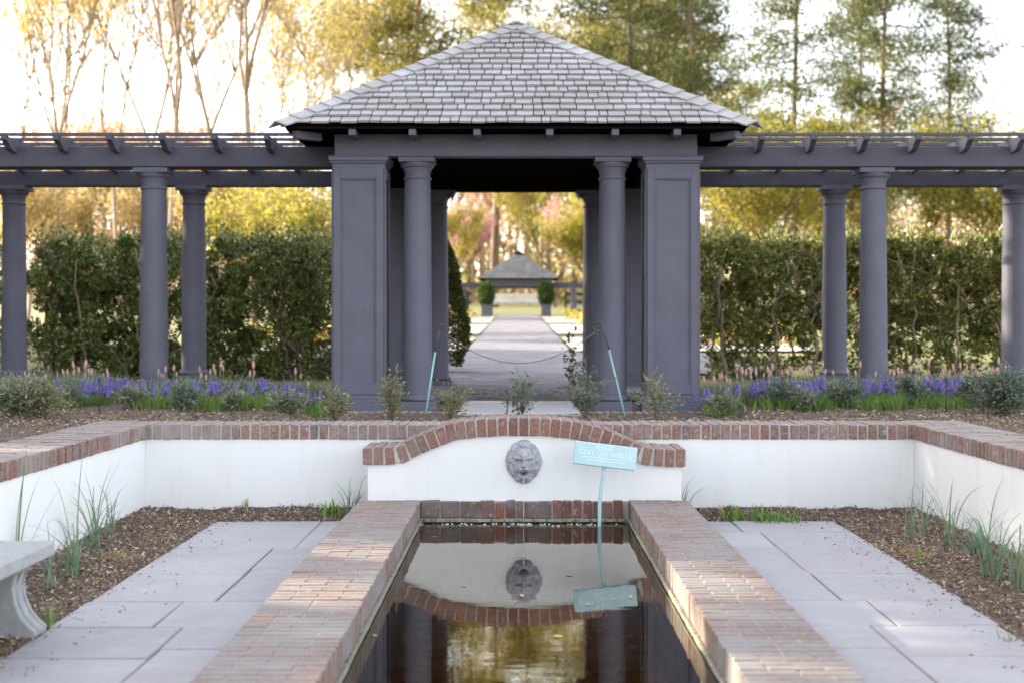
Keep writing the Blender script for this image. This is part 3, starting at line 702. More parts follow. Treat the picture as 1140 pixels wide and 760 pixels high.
# ================================================================== PERGOLAS
YF,YR=13.8,15.5
def pergola(side):
    s=side; lab={-1:'long purple-grey timber pergola on round columns, left of the pavilion',1:'long purple-grey timber pergola on round columns, right of the pavilion'}[s]
    e=empty('pergola',(0,0,0)); tag(e,lab,'pergola','pergolas flanking the pavilion')
    for k,xx in enumerate((3.49,5.45,7.42)):
        for y in (YF,YR):
            x=-.045+s*xx; column_parts(e,x,y,gz(y)+.1,2.665)
    x0=xa-.0 if s<0 else xb; x1=s*8.4
    a,b=min(x0,x1),max(x0,x1)
    for y,zt_ in ((YF,2.873),(YR,2.826)):
        mb=MB(); mb.box(a,y-.11,2.667+(.012 if y<15 else -.0),b,y-.03,zt_,.0); mb.box(a,y+.03,2.667,b,y+.11,zt_); mb.build('beam','paintwood',e,bev=.004)
    # rafters with curved tails
    def raf(x):
        top_,bt=2.935,2.86; pts=[]
        mb=MB(); w_=.027
        prof=[]
        ya,yb=YF-.42,YR+.42
        # underside from near tip to far tip (y,z)
        prof=[(ya,top_-.012),(ya,top_-.035),(ya+.05,top_-.05),(ya+.10,top_-.075),(ya+.15,bt-.035),(ya+.22,bt-.05),(yb-.22,bt-.05),(yb-.15,bt-.035),(yb-.10,top_-.075),(yb-.05,top_-.05),(yb,top_-.035),(yb,top_-.012),(yb-.02,top_),(ya+.02,top_)]
        n=len(prof); v=[(x-w_,p,q) for p,q in prof]+[(x+w_,p,q) for p,q in prof]
        f=[tuple(range(n))[::-1],tuple(range(n,2*n))]+[(i,(i+1)%n,(i+1)%n+n,i+n) for i in range(n)]
        mb.add(v,f); mb.build('rafter','paintwood',e)
    k=0
    for pxx in ([298-58.3*i for i in range(9)] if s<0 else [847+58.0*i for i in range(9)]):
        raf(PX(pxx,13.45))
    y=YF-.38; k=0
    while y<YR+.42:
        mb=MB(); a2,b2=(a,b-.12 if s<0 else b) ,0
        bx0,bx1=(a,xa-.42) if s<0 else (xb+.42,b)
        mb.box(bx0,y-.024,2.9365,bx1,y+.024,2.965,.0); mb.build('batten','paintwood',e); y+=.36
    return e
pergola(-1); pergola(1)
# ================================================================== shepherd stakes and cord
def stake(b,t,label):
    B=Vector((PX(b[0],b[2]),b[2],PZ(b[1],b[2])-.03)); T=Vector((PX(t[0],t[2]),t[2],PZ(t[1],t[2])))
    e=empty('barrier_stake',B); tag(e,label,'stake','leaning barrier stakes')
    D=T-B; up=D.normalized()
    mb=MB(); mb.tube([(0,0,-.1),tuple(D*.74)],.0085,8); mb.build('tube','tealdark',e)
    s=1 if D.x>0 else -1
    mb=MB(); pts=[D*.735,D*.93]
    c=D+Vector((s*.0,0,-.02))
    pts+=[D*1.0+Vector((0,0,0))]
    for k in range(1,12):
        a=math.pi-k*.5; pts.append(D+Vector((s*.042+s*.042*math.cos(a),0,.042*math.sin(a))))
    mb.tube(pts,.0085,6); mb.build('hook','iron',e)
    return T+Vector((s*.05,0,-.03))
T1=stake((471.5,459,12.15),(489,367,12.3),'pale teal hooked stake leaning right, left of the opening')
T2=stake((698.5,458,12.15),(671,364,12.3),'pale teal hooked stake leaning left, in front of the right column')
mb=MB(); pts=[]
for i in range(33):
    t=i/32; p=T1.lerp(T2,t); p.z-=.27*(1-(2*t-1)**2); pts.append(p)
mb.tube(pts,.0042,5); tag(mb.build('barrier_chain','rope'),'thin brown chain sagging between the two hooked stakes','chain')
# thin irrigation stakes
for (pxx,py0,py1,lb) in ((110.5,461,424,'thin black irrigation stake among the flowers of the left bed'),(1053,461,424,'thin black irrigation stake among the flowers of the right bed')):
    mb=MB(); d=11.6; x=PX(pxx,d); mb.tube([(0,0,-.05),(0,0,PZ(py1,d)-.42)],.006,6); mb.lathe(0,0,[(.012,PZ(py1,d)-.42),(.014,PZ(py1,d)-.40),(.006,PZ(py1,d)-.385)],8)
    o=mb.build('irrigation_stake','black'); o.location=(x,d,.42); tag(o,lb,'stake')
# ================================================================== PLANTS
def blade_tuft(name,loc,n,L,w,mat,label,cat,droop=1.8,spread=.06,group=None,lean=.25,parent=None):
    mb=MB()
    for i in range(n):
        a=random.uniform(0,6.28); r=random.uniform(0,spread)
        mb.blade((r*math.cos(a),r*math.sin(a),-.01),random.uniform(0,6.28),L*random.uniform(.5,1.15),w*random.uniform(.7,1.3),droop*random.uniform(.15,1.5),lean*random.uniform(0,1.3),9)
    o=mb.build(name,mat); o.location=loc; tag(o,label,cat,group); return o
def wall_plant(px_,py_,n,L,label,mat='blue_blade',w=.009,droop=2.0,spread=.05,cat='plant',name='onion_grass',lean=.25):
    d=(HC-G-.02)*F/(py_-366.); x=PX(px_,d); return blade_tuft(name,(x,d,ch(x,d)),int(n*1.25),L*(1.35 if L>.2 else 1.2),w*(.8 if L>.2 else 1.1),mat,label,cat,droop,spread,'blue-green grassy bulbs in the court beds' if name=='onion_grass' else None,lean)
wall_plant(78,640,20,.44,'largest arching blue-green bulb tuft beside the concrete bench',droop=2.3,spread=.05)
wall_plant(104,612,16,.36,'arching blue-green bulb tuft just right of the largest tuft by the bench',droop=2.1)
wall_plant(122,598,10,.30,'smaller bulb tuft behind the others on the left mulch',droop=1.8)
wall_plant(58,655,8,.26,'short tuft of blades right against the bench end',droop=1.2)
wall_plant(52,690,9,.12,'tiny green sprout at the foot of the bench leg','grass',droop=1.2)
wall_plant(20,640,7,.55,'few long arching blades behind the bench seat',droop=2.4,lean=.4)
wall_plant(183,566,6,.10,'tiny upright shoots near the left corner of the court','grass',droop=.3,spread=.08)
wall_plant(272,569,4,.08,'single tiny shoot against the back wall mulch at left','grass',droop=.4,spread=.04)
wall_plant(392,572,16,.26,'arching blue-green tuft where back wall meets fountain wall at left',droop=2.0)
wall_plant(368,572,26,.10,'low green leafy clump beside the left end of the fountain wall','grass',w=.02,droop=2,spread=.10,name='leafy_clump')
wall_plant(762,572,10,.30,'pale arching blades at the right end of the fountain wall',droop=2.2,lean=.5)
wall_plant(818,575,22,.13,'low bright green broad-leaved clump right of the pool','grass',w=.022,droop=2.2,spread=.08,name='leafy_clump')
wall_plant(848,576,70,.11,'spreading bright green grassy patch against the back wall at right','grass',w=.008,droop=1.5,spread=.13,name='leafy_clump')
wall_plant(875,577,45,.10,'small green patch at the right end of the grassy patch','grass',w=.007,droop=1.5,spread=.10,name='leafy_clump')
wall_plant(1012,600,9,.34,'leftmost upright looping blades in the right court bed',droop=2.2,lean=.1)
wall_plant(1028,598,9,.28,'second tuft of looping blades from the left in the right bed',droop=1.9,lean=.15)
wall_plant(1054,608,11,.40,'tall upright tuft with folded tips in the middle of the right bed',droop=2.0,lean=.12)
wall_plant(1066,612,8,.32,'tuft just right of the tall folded one in the right bed',droop=2.1)
wall_plant(1098,640,16,.42,'dense tall tuft near the right wall with yellowing base',droop=2.2,lean=.2)
wall_plant(1112,645,12,.36,'tuft leaning right beside the dense one at the right wall',droop=2.4)
wall_plant(1135,655,12,.40,'rightmost tuft of blades at the picture edge',droop=2.2)
wall_plant(1022,622,6,.10,'tiny green sprout in straw on the right mulch','grass',droop=1)
wall_plant(1085,618,14,.16,'low broad-leaved pale green plant in the right bed','tulipleaf',w=.03,droop=1.6,spread=.05,name='leafy_clump')
wall_plant(1124,706,16,.07,'small green sprout at the bottom right of the right mulch','grass',w=.006,droop=2.2)
for (pxx,pyy,lb) in ((130,618,'patch of dry straw on the left mulch'),(1018,612,'patch of dry straw on the right mulch')):
    d=1.25*F/(pyy-366); x=PX(pxx,d); n=150
    P=np.column_stack([x+rng.normal(size=n)*.05,d+rng.normal(size=n)*.09,np.full(n,ch(x,d)+.008)])
    o=link(cards_mesh('dry_straw',P,.07,'straw',aspect=12,dirs=np.column_stack([rng.normal(size=n),rng.normal(size=n),rng.normal(size=n)*.2])),'dry_straw'); stuff(o,lb,'straw')
# small woody shrubs
def shrub(pxb,pyb,wpx,hpx,d,label,mat='shrubleaf',dens=1.0,name='young_shrub',leaf=.028,stems=9):
    h=hpx*d/F*1.12; r=wpx*d/F/2*1.1; dens*=1.25; leaf*=1.2; e=empty(name,(PX(pxb,d),d,bh2(PX(pxb,d),d)-.01)); mb=MB(); P=[];D=[]
    for i in range(stems):
        a=random.uniform(0,6.28); lean=random.uniform(.1,1)
        tip=Vector((math.cos(a)*r*lean,math.sin(a)*r*lean*.8,h*random.uniform(.6,1.0)*(1.05-.35*lean)))
        mid=tip*.5+Vector((random.uniform(-.03,.03),random.uniform(-.03,.03),h*.06))
        pts=[Vector((0,0,0)),mid,tip]; mb.tube(pts,[.004,.003,.0012],4)
        for k in range(int(26*dens)):
            t=random.uniform(.2,1); p=(pts[0].lerp(mid,t*2) if t<.5 else mid.lerp(tip,t*2-1))
            q=p+Vector((random.gauss(0,1),random.gauss(0,1),random.gauss(0,.8)))*r*.16; P.append(q); D.append((q-p).normalized()+Vector((0,0,.3)))
        for k in range(3):
            t=random.uniform(.3,.8); p=(pts[0].lerp(mid,t*2) if t<.5 else mid.lerp(tip,t*2-1)); q=p+Vector((random.gauss(0,1),random.gauss(0,1),random.uniform(0,1)))*r*.35
            mb.tube([p,q],[.0022,.001],4)
            for kk in range(int(8*dens)): P.append(p.lerp(q,random.random())+Vector([random.gauss(0,.008) for _ in range(3)])); D.append((q-p).normalized())
    mb.build('stem','twig',e); l=link(cards_mesh('foliage',[tuple(p) for p in P],rng.uniform(leaf*.6,leaf*1.3,len(P)),mat,aspect=2.4,dirs=[tuple(x) for x in D]),'foliage',e)
    tag(e,label,'shrub'); return e
shrub(435,461,44,62,11.3,'thin yellow-green young shrub in front of the left pilaster',dens=.9)
shrub(501,463,52,48,11.3,'sparse young shrub right of the left hooked stake','shrubleaf',.7)
shrub(581,463,48,56,11.2,'young upright shrub centred in front of the path opening','tealleaf',.9)
shrub(652,463,46,68,11.3,'dark blue-green young shrub left of the right hooked stake','tealleaf',1.6)
shrub(731,461,50,56,11.3,'airy yellow-green young shrub in front of the right pilaster','shrubleaf',.8)
shrub(372,460,46,42,11.3,'sparse yellow-green shrub at the left pilaster foot beside the flowers','shrubleaf',1.0)
shrub(14,468,80,50,11.0,'large bushy grey-green shrub at the far left end of the bed','sage',3.0,stems=22,leaf=.03)
shrub(44,470,62,44,11.0,'lower olive shrub right of the large far-left bush','shrubleaf',2.0,stems=14)
shrub(1122,466,72,52,11.3,'large dusty blue-green bush at the far right end of the bed','tealleaf',3.0,stems=22,leaf=.03)
shrub(1095,464,36,46,11.6,'dark small bush left of the large far-right bush','tealleaf',2.0,stems=10)
shrub(640,440,22,92,13.2,'tall leafy sprig against the rear right column of the pavilion','box',.6,stems=3,leaf=.05)
for (pxx,w_,h_,lb,mt) in ((80,34,30,'dark small lavender bush third from the left edge of the left bed','tealleaf'),(148,40,34,'grey lavender bush left of the front column in the left bed','sage'),(206,50,40,'grey lavender bush right of the front left column','tealleaf'),(262,40,36,'grey lavender bush in the middle of the left bed between violet patches','sage'),(322,44,38,'grey lavender bush before the last violet patch of the left bed','sage'),
    (803,40,36,'olive lavender bush beside the right pilaster','sage'),(868,46,48,'dark lavender bush left of the rear right column','tealleaf'),(893,30,34,'small sage bush below the rear right column','sage'),(938,52,44,'dark lavender bush in front of the front right column','tealleaf'),(1015,46,46,'dark lavender bush right of the front right column','tealleaf'),(1078,40,52,'tall dark lavender bush near the right end of the violet patch','tealleaf')):
    shrub(pxx,458,w_*.9,h_*.78,12.0+random.uniform(-.15,.15),lb,mt,1.5,'lavender_bush',.03,12)
# grey-green mass and green tufts
def bed_points(x0,x1,y0,y1,n): return [(random.uniform(x0,x1),random.uniform(y0,y1)) for _ in range(n)]
for s,(x0,x1),lb in ((-1,(PX(0,12.4)-.4,PX(366,12.4)),'left'),(1,(PX(784,12.4),PX(1140,12.4)+.4),'right')):
    mb=MB()
    for x,y in bed_points(x0,x1,11.9,12.6,1500):
        if nz(x,y,1.6,1)<-.25: continue
        for k in range(3): mb.blade((x+random.gauss(0,.012),y+random.gauss(0,.012),bh(x,y)),random.uniform(0,6.28),random.uniform(.07,.16),.007,random.uniform(.5,2),.3,4)
    stuff(mb.build('grass_edging','grass'),f'fresh green grassy leaves carpeting the front of the {lb} flower bed','ground cover')
    mb=MB()
    for x,y in bed_points(x0,x1,12.95,14.0,2300):
        for k in range(3): mb.blade((x+random.gauss(0,.02),y+random.gauss(0,.02),bh(x,y)),random.uniform(0,6.28),random.uniform(.12,.25)*(1+nz(x,y,1.5,.5)),.010,random.uniform(.3,1.8),.3,5)
    stuff(mb.build('grey_ground_cover','sage'),f'soft grey-green leaves filling the back of the {lb} flower bed','ground cover')
# grape hyacinths
def musc():
    e=empty('grape_hyacinth'); mb=MB(); mb.tube([(0,0,0),(.004,0,.12)],.003,5); mb.build('stem','grass',e)
    mb=MB()
    for i in range(7):
        z=.115+.011*i; r=.016*(1-i/8.5); n=6
        for k in range(n):
            a=6.28*k/n+i*.5; mb.lathe(.004+r*math.cos(a),r*math.sin(a),[(.002,z+.006),(.0062,z),(.005,z-.007),(.003,z-.010)],5,False)
    mb.build('flower','muscari',e)
    mb=MB()
    for k in range(4): mb.blade((0,0,0),random.uniform(0,6.28),.13,.006,1.2,.4,4)
    mb.build('leaf','grass',e); return e
mp=musc(); first=True; cnt=0
def put(proto,first,x,y,z,sc_,lab,cat,grp):
    o=proto if first else copy_tree(proto); o.location=(x,y,z); o.rotation_euler=(random.gauss(0,.12),random.gauss(0,.12),random.uniform(0,6.28)); o.scale=(sc_,)*3; tag(o,lab,cat,grp); return o
MC=[(52,5),(66,3),(95,10),(113,13),(128,11),(139,7),(158,3),(180,9),(192,8),(218,4),(240,6),(262,7),(290,5),(312,9),(326,9),(345,7),
    (787,7),(795,5),(818,4),(838,11),(852,14),(862,11),(876,6),(892,10),(904,13),(914,10),(960,9),(980,12),(990,9),(1022,9),(1036,13),(1050,13),(1064,12),(1078,11),(1090,6),(1108,4)]
for c,n in MC:
    for i in range(n):
        d=random.uniform(12.3,13.15); x=PX(c+random.gauss(0,9),d); L_='left' if c<570 else 'right'
        put(mp,first,x,d,bh(x,d)-.01,random.uniform(.75,1.3),f'violet-blue grape hyacinth flowering in the {L_} bed','flower',f'grape hyacinths in the {L_} bed'); first=False
def tul():
    e=empty('tulip'); mb=MB(); mb.tube([(0,0,0),(.006,0,.13),(0,0,.27)],.0035,5); mb.build('stem','tulipleaf',e)
    mb=MB(); mb.lathe(0,0,[(.003,.262),(.010,.272),(.014,.29),(.012,.312),(.007,.33),(.002,.338)],8); mb.build('bud','bud',e)
    mb=MB(); 
    for k in range(3): mb.blade((0,0,0),k*2.2,.22,.026,.9,.2,5)
    mb.build('leaf','tulipleaf',e); return e
tp=tul(); first=True
TC=[35,46,63,77,79,86,88,97,102,112,120,121,175,183,193,196,223,228,234,239,241,274,280,330,335,
    783,797,800,808,811,814,820,825,829,840,845,853,856,858,880,886,888,893,895,915,933,949,957,
    990,995,1000,1005,1011,1017,1022,1028,1034,1052,1056,1068,1071,1078,1088,1093,1108,1109,1122,970,1040,1046]
for c in TC+[c_+random.uniform(-14,14) for c_ in TC[::2]]:
    d=random.uniform(12.9,13.7); x=PX(c,d); L_='left' if c<570 else 'right'
    put(tp,first,x,d,bh(x,d)-.01+random.uniform(0,.04),random.uniform(.65,1.05),f'slender pink tulip bud rising above grey-green leaves in the {L_} bed','tulip',f'pink tulips in the {L_} bed'); first=False
# ------------------------------------------------------------------ hedges
def hedge(x0,x1,y0,y1,label,n,gap=.3,mat='hedge',ex=.62):
    e=empty('clipped_hedge',((x0+x1)/2,(y0+y1)/2,0)); cx,cy=e.location.x,e.location.y
    def topz(x): return 2.21+nz(x,0,1.3,.06)+nz(x,5,4,.05)
    P=[];D=[]
    # clumps
    nc=int((x1-x0)*170)
    for i in range(nc):
        x=random.uniform(x0,x1); y=random.uniform(y0,y1); tz=topz(x); z=.5+(tz-.42)*random.random()**ex-.08
        if z>tz-.3 or random.random()<.8: pass
        if .95<z<1.5 and nz(x*1.3,z*1.3,2.3,1)>gap : continue
        k=int(n/nc); r=random.choice((.05,.08,.11,.19))
        for j in range(k):
            v=Vector((random.gauss(0,1),random.gauss(0,1),random.gauss(0,1))).normalized()*r*random.uniform(.4,1)
            P.append((x+v.x-cx,y+v.y-cy,z+v.z)); D.append(tuple(v.normalized()+Vector((0,0,.5))))
    # spiky top shoots
    mb=MB()
    for i in range(int((x1-x0)*38)):
        x=random.uniform(x0,x1); y=random.uniform(y0,y1); z=topz(x)-.08; l=random.uniform(.1,.32); dx,dy=random.gauss(0,.25),random.gauss(0,.25)
        mb.tube([(x-cx,y-cy,z-.1),(x-cx+dx*l,y-cy+dy*l,z+l)],[.005,.002],3)
        for j in range(12): t=random.random(); P.append((x-cx+dx*l*t+random.gauss(0,.02),y-cy+dy*l*t+random.gauss(0,.02),z+l*t)); D.append((dx,dy,1))
    link(cards_mesh('foliage',P,rng.uniform(.03,.072,len(P)),mat,aspect=1.9,dirs=D),'foliage',e)
    mb.build('shoots','twig',e)['kind']='stuff'
    for i in range(int((x1-x0)*5)):
        x=x0+(x1-x0)*random.random(); y=random.uniform(y0+.02,y0+.4); mb=MB(); pts=[];z=.35; xx,yy=x,y
        while z<random.uniform(1.6,2.3): pts.append((xx-cx,yy-cy,z)); xx+=random.gauss(0,.045); yy+=random.gauss(0,.03); z+=.16
        if len(pts)<3: continue
        mb.tube(pts,[.020-.013*k/len(pts) for k in range(len(pts))],6)
        for q in range(3):
            k=random.randrange(1,len(pts)-1); a=Vector(pts[k]); mb.tube([a,a+Vector((random.gauss(0,.12),-.04,.15)),a+Vector((random.gauss(0,.22),-.05,.42))],[.010,.007,.003],5)
        mb.build('stem','twig',e)
    tag(e,label,'hedge','hedges behind the pergola'); return e
hedge(PX(22,17.4),PX(380,17.4),17.4,18.5,'tall dark green hedge with tan stems behind the left pergola columns',105000,.9,'hedge',.85)
hedge(PX(770,17.4),PX(1180,17.4),17.4,18.4,'tall hedge with sunlit yellowish top behind the right pergola columns',88000,.34,'hedgegold')
hedge(-9.5,PX(18,17.4)-.55,17.9,18.9,'hedge beyond the far left column, ending at the frame edge',26000,.9)
# boxwood cone in the opening
def cone(x,y,z0,h,r,mat,label,name='boxwood_cone',n=5000,leaf=.05,group=None):
    e=empty(name,(x,y,z0)); P=[];D=[]
    for i in range(n):
        t=random.random()**.8; rr=r*(1-t**3.2)*(.88+.10*math.sin(t*9+x))*(.92+.12*random.random())*(min(1,.72+t*2.0)); a=random.uniform(0,6.28); q=rr*random.uniform(.75,1)
        P.append((q*math.cos(a),q*math.sin(a),h*(.04+t*.95))); D.append((math.cos(a),math.sin(a),.5))
    link(cards_mesh('foliage',P,rng.uniform(leaf*.6,leaf*1.2,n),mat,aspect=1.7,dirs=D),'foliage',e)
    mb=MB(); mb.tube([(0,0,0),(0,0,h*.8)],[.04,.015],6); mb.build('stem','twig',e)
    tag(e,label,'shrub',group); return e
cone(PX(496,19),19.0,gz(19),PZ(268,19)-gz(19),.33,'box','dark conical boxwood just behind the rear left column of the pavilion',n=15000)
# ================================================================== FAR GARDEN
D2=68.0; z2=gz(D2)
g2=empty('gazebo',(0,0,0)); tag(g2,'small distant pavilion with grey hipped roof at the end of the path','gazebo')
hw=1.96; c2=PX(577.5,D2)
hip_roof(g2,c2,D2+hw,hw,hw,PZ(310,D2),PZ(279,D2),9,False,.2,.4,'oldshingle')
mb=MB(); mb.box(c2-.17,D2+hw-.2,PZ(286,D2),c2+.17,D2+hw+.2,PZ(280.5,D2)); mb.lathe(c2,D2+hw,[(.34,PZ(281,D2)),(.04,PZ(277,D2))],4,False); mb.build('cupola','shade_dark_wood',g2)
for x in (-1.42,1.42):
    for y in (.45,3.4):
        mb=MB(); mb.lathe(c2+x,D2+y,[(.14,z2),(.14,z2+.1),(.12,z2+.15),(.105,PZ(321,D2)),(.15,PZ(320,D2)),(.15,PZ(318,D2))],12); mb.build('column','paint',g2)
mb=MB(); 
for y in (.3,3.3): mb.box(c2-1.6,D2+y,PZ(319,D2)+.002,c2+1.6,D2+y+.25,PZ(310,D2)-.02)
for x in (-1.6,1.38): mb.box(c2+x,D2+.552,PZ(319,D2),c2+x+.22,D2+3.298,PZ(310,D2)-.022)
mb.build('beam','paintwood',g2)
def farperg(s,lab):
    e=empty('pergola',(0,0,0)); tag(e,lab,'pergola','distant pergolas')
    x0=c2+s*1.62; x1=c2+s*9
    for y in (D2+1,D2+3):
        mb=MB(); mb.box(min(x0,x1),y-.08,PZ(319,D2),max(x0,x1),y+.08,PZ(314,D2)); mb.build('beam','paintwood',e)
        for k in range(4):
            xx=c2+s*(2.7+2.0*k); mb=MB(); mb.lathe(xx,y,[(.14,z2),(.12,z2+.2),(.105,PZ(319.5,D2))],10); mb.build('column','paint',e)
farperg(-1,'distant dark pergola left of the small pavilion'); farperg(1,'distant dark pergola right of the small pavilion')
# fence far
for s,lab in ((-1,'distant dark rail fence left of the small pavilion'),(1,'distant dark rail fence right of the small pavilion')):
    e=empty('rail_fence'); y=D2+4.5
    a,b=sorted((c2+s*2.4,c2+s*9))
    for k in range(3): mb=MB(); zc=z2+.2+.42*k; mb.box(a,y-.03,zc,b,y+.03,zc+.16); mb.build('rail','black',e)
    k=a
    while k<b: mb=MB(); mb.box(k-.06,y+.031,z2,k+.06,y+.12,z2+1.3); mb.build('post','black',e); k+=1.6
    tag(e,lab,'fence')
# white bench
e=empty('park_bench',(PX(578,82),82,gz(82))); W_=1.75
mb=MB(); mb.box(-W_/1,0,.42,W_/1,.45,.47); mb.build('seat','white',e)
mb=MB(); 
for k in range(4): mb.box(-W_,.46,.55+.13*k,W_,.5,.64+.13*k)
mb.build('backrest','white',e)
for x in (-W_+.1,W_-.16): mb=MB(); mb.box(x,0,0,x+.06,.45,.419); mb.box(x,.401,.47,x+.06,.459,1.05); mb.build('leg','white',e)
tag(e,'distant white bench on the lawn seen under the small pavilion','bench')
for k,(pxx,lb) in enumerate(((541.5,'potted green topiary left of the small pavilion entrance'),(608,'potted green topiary right of the small pavilion entrance'))):
    y=64.; e=empty('potted_topiary',(PX(pxx,y),y,gz(y))); mb=MB(); mb.box(-.22,-.22,0,.22,.22,.48); mb.box(-.25,-.25,.48,.25,.25,.53); mb.build('planter','paint',e)
    P=[];D=[]
    for i in range(1600):
        v=Vector([random.gauss(0,1) for _ in range(3)]).normalized(); q_=random.random()**.3; P.append((v.x*.34*q_,v.y*.34*q_,1.0+v.z*.56*q_)); D.append(tuple(v))
    link(cards_mesh('foliage',P,.11,'boxgreen',dirs=D),'foliage',e); tag(e,lb,'topiary','topiaries at the small pavilion')
# pale stone beds beside path
for s,lb in ((-1,'left'),(1,'right')):
    for k,(ya,yb) in enumerate(((25.5,33),(36,47),(50,62))):
        x0=s*1.0; x1=s*(4.2+.05*ya); a,b=sorted((x0,x1))
        m=MB(); grid(a,b,ya,yb,.8,lambda x,y:gz(y)+.02,m); struct(m.build('pale_gravel_court','palestone'))
        P=[]
        for i in range(900):
            P.append((s*random.uniform(1.9,4.4+.04*ya),random.uniform(ya+1.5,yb),0))
        P=[(x,y,gz(y)+random.uniform(.03,.35)) for x,y,_ in P]
        stuff(link(cards_mesh('flower_bed',P[:650],.2,'yellowgreen',up=.5),'bed_foliage'),f'low yellow-green bedding plants {lb} of the path, stretch {["nearest","middle","farthest"][k]} to us','plants')
        stuff(link(cards_mesh('flower_bed',P[650:],.16,'redflower',up=.5),'bed_flowers'),f'orange and cream flowers {lb} of the path, stretch {["nearest","middle","farthest"][k]} to us','flowers')
# ------------------------------------------------------------------ TREES
def tree_meshes(seed,h,spread,kind,leafmat_,n_leaf,leaf,barkm='bark',trunk_r=None,crown0=.35):
    random.seed(seed); global rng; rng=np.random.default_rng(seed)
    mb=MB(); tips=[]
    tr=trunk_r or h*.016
    def grow(p,d,L_,r,depth):
        n=5; pts=[p]; rad=[r]; q=p.copy(); dd=d.copy()
        for i in range(n):
            dd=(dd+Vector((random.gauss(0,.10),random.gauss(0,.10),random.gauss(0,.05)+.05))).normalized(); q=q+dd*L_/n; pts.append(q.copy()); rad.append(r*(1-.45*(i+1)/n))
        mb.tube(pts,rad,5 if depth>1 else 7)
        if depth>=3: tips.append((pts,r)); return
        if depth>=2: tips.append((pts,r))
        kids=(6,4,3)[depth]
        for k in range(kids):
            t=random.uniform(.35,1); b=pts[min(n,int(t*n))]; a=random.uniform(0,6.28)
            nd=(dd*random.uniform(.5,1)+Vector((math.cos(a),math.sin(a),.35))*random.uniform(.4,.75)).normalized()
            grow(b,nd,L_*random.uniform(.5,.75),r*.5,depth+1)
    if kind=='decid':
        base=Vector((0,0,-.5)); fork=Vector((random.gauss(0,.3),random.gauss(0,.3),h*crown0)); mb.tube([base,fork*.5+Vector((random.gauss(0,.1),0,0)),fork],[tr*1.2,tr,tr*.85],8)
        for k in range(random.choice((2,3,3))):
            a=random.uniform(0,6.28); grow(fork,Vector((math.cos(a)*spread,math.sin(a)*spread,1)).normalized(),h*(1-crown0)*.6,tr*.6,0)
        P=[]
        while len(P)<n_leaf:
            pts,r=random.choice(tips); t=random.random(); k=int(t*4.99); c=pts[k].lerp(pts[k+1],random.random())
            cl=random.randint(3,9)
            c=c+Vector([random.gauss(0,h*.016) for _ in range(3)])
            for j in range(cl): P.append(tuple(c+Vector([random.gauss(0,leaf*1.3) for _ in range(3)])))
    else:  # pine / conifer: straight trunk, whorled limbs with clumps and gaps
        top=Vector((random.gauss(0,.4),random.gauss(0,.4),h)); pts=[Vector((0,0,-.5)).lerp(top,i/6)+Vector((random.gauss(0,.1),random.gauss(0,.1),0)) for i in range(7)]
        mb.tube(pts,[tr*(1.15-i/6) +.02 for i in range(7)],8); P=[]
        nl=int(h*(2.2 if kind=='pine' else 4.5)); limbs=[]
        for i in range(nl):
            t=crown0+(1-crown0)*(i+random.random())/nl; z=h*t
            if kind=='pine': rr=spread*(.45+.75*math.sin(math.pi*min(1,(t-crown0)/(1-crown0)*.85+.12)))*random.uniform(.45,1.1)
            else: rr=spread*(1-(t-crown0)/(1-crown0))**.8*random.uniform(.6,1.1)+.25
            a=random.uniform(0,6.28); b=Vector((top.x*t,top.y*t,z)); e_=b+Vector((math.cos(a)*rr,math.sin(a)*rr,rr*random.uniform(-.15,.35)))
            m_=b.lerp(e_,.5)+Vector((0,0,-.06*rr)); mb.tube([b,m_,e_],[tr*.28,tr*.16,.015],5); limbs.append((b,m_,e_,rr))
        while len(P)<n_leaf:
            b,m_,e_,rr=random.choice(limbs); t=random.uniform(.3,1.05); c=b.lerp(e_,t)+Vector([random.gauss(0,.10*rr+.1) for _ in range(3)]); sz=random.uniform(.22,.55)*(1 if kind=='pine' else .8)
            for j in range(random.randint(10,24)):
                P.append(tuple(c+Vector((random.gauss(0,sz),random.gauss(0,sz),random.gauss(0,sz*.45)))))
    n=len(P)
    return mb.mesh('trunk',barkm),cards_mesh('crown',P,rng.uniform(leaf*.6,leaf*1.3,n)*(1 if kind=='decid' else 1.25),leafmat_,aspect=1.5 if kind=='decid' else 4.2)
TM={}
TM['gold1']=(tree_meshes(11,19,.26,'decid','gold',4200,.15,'barkpale',.10),'sparse golden-leaved tree')
TM['gold2']=(tree_meshes(12,18,.32,'decid','gold',2200,.14,'barkpale',.085),'nearly bare tree with thin golden leaves')
TM['yell1']=(tree_meshes(13,12,.6,'decid','yellowgreen',12000,.18,'bark',.16,.2),'bushy yellow-green tree')
TM['ygold']=(tree_meshes(23,12,.6,'decid','yellowgold',11000,.18,'barkpale',.16,.2),'bushy golden-yellow tree')
TM['yell2']=(tree_meshes(14,9,.7,'decid','yellowgreen',11000,.17,'bark',.12,.12),'low yellow-green tree')
TM['pine1']=(tree_meshes(15,19,3.0,'pine','pine',15000,.22,'bark',.2,.30),'tall open pine')
TM['pine2']=(tree_meshes(16,17,2.4,'pine','pine',11000,.20,'bark',.15,.38),'slender open pine')
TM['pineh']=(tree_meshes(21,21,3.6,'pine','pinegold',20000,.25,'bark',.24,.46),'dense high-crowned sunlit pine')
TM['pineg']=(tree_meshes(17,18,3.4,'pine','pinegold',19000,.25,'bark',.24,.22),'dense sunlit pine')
TM['pink']=(tree_meshes(18,8.5,.8,'decid','pink',9000,.16,'bark',.12,.2),'pink blossoming tree')
TM['peach']=(tree_meshes(19,16,.4,'decid','peach',8000,.2,'barkpale',.14,.35),'bare peach-toned woodland tree')
TM['bare']=(tree_meshes(20,18,.28,'decid','gold',1200,.14,'barkpale',.11,.4),'bare-branched tree')
random.seed(99)
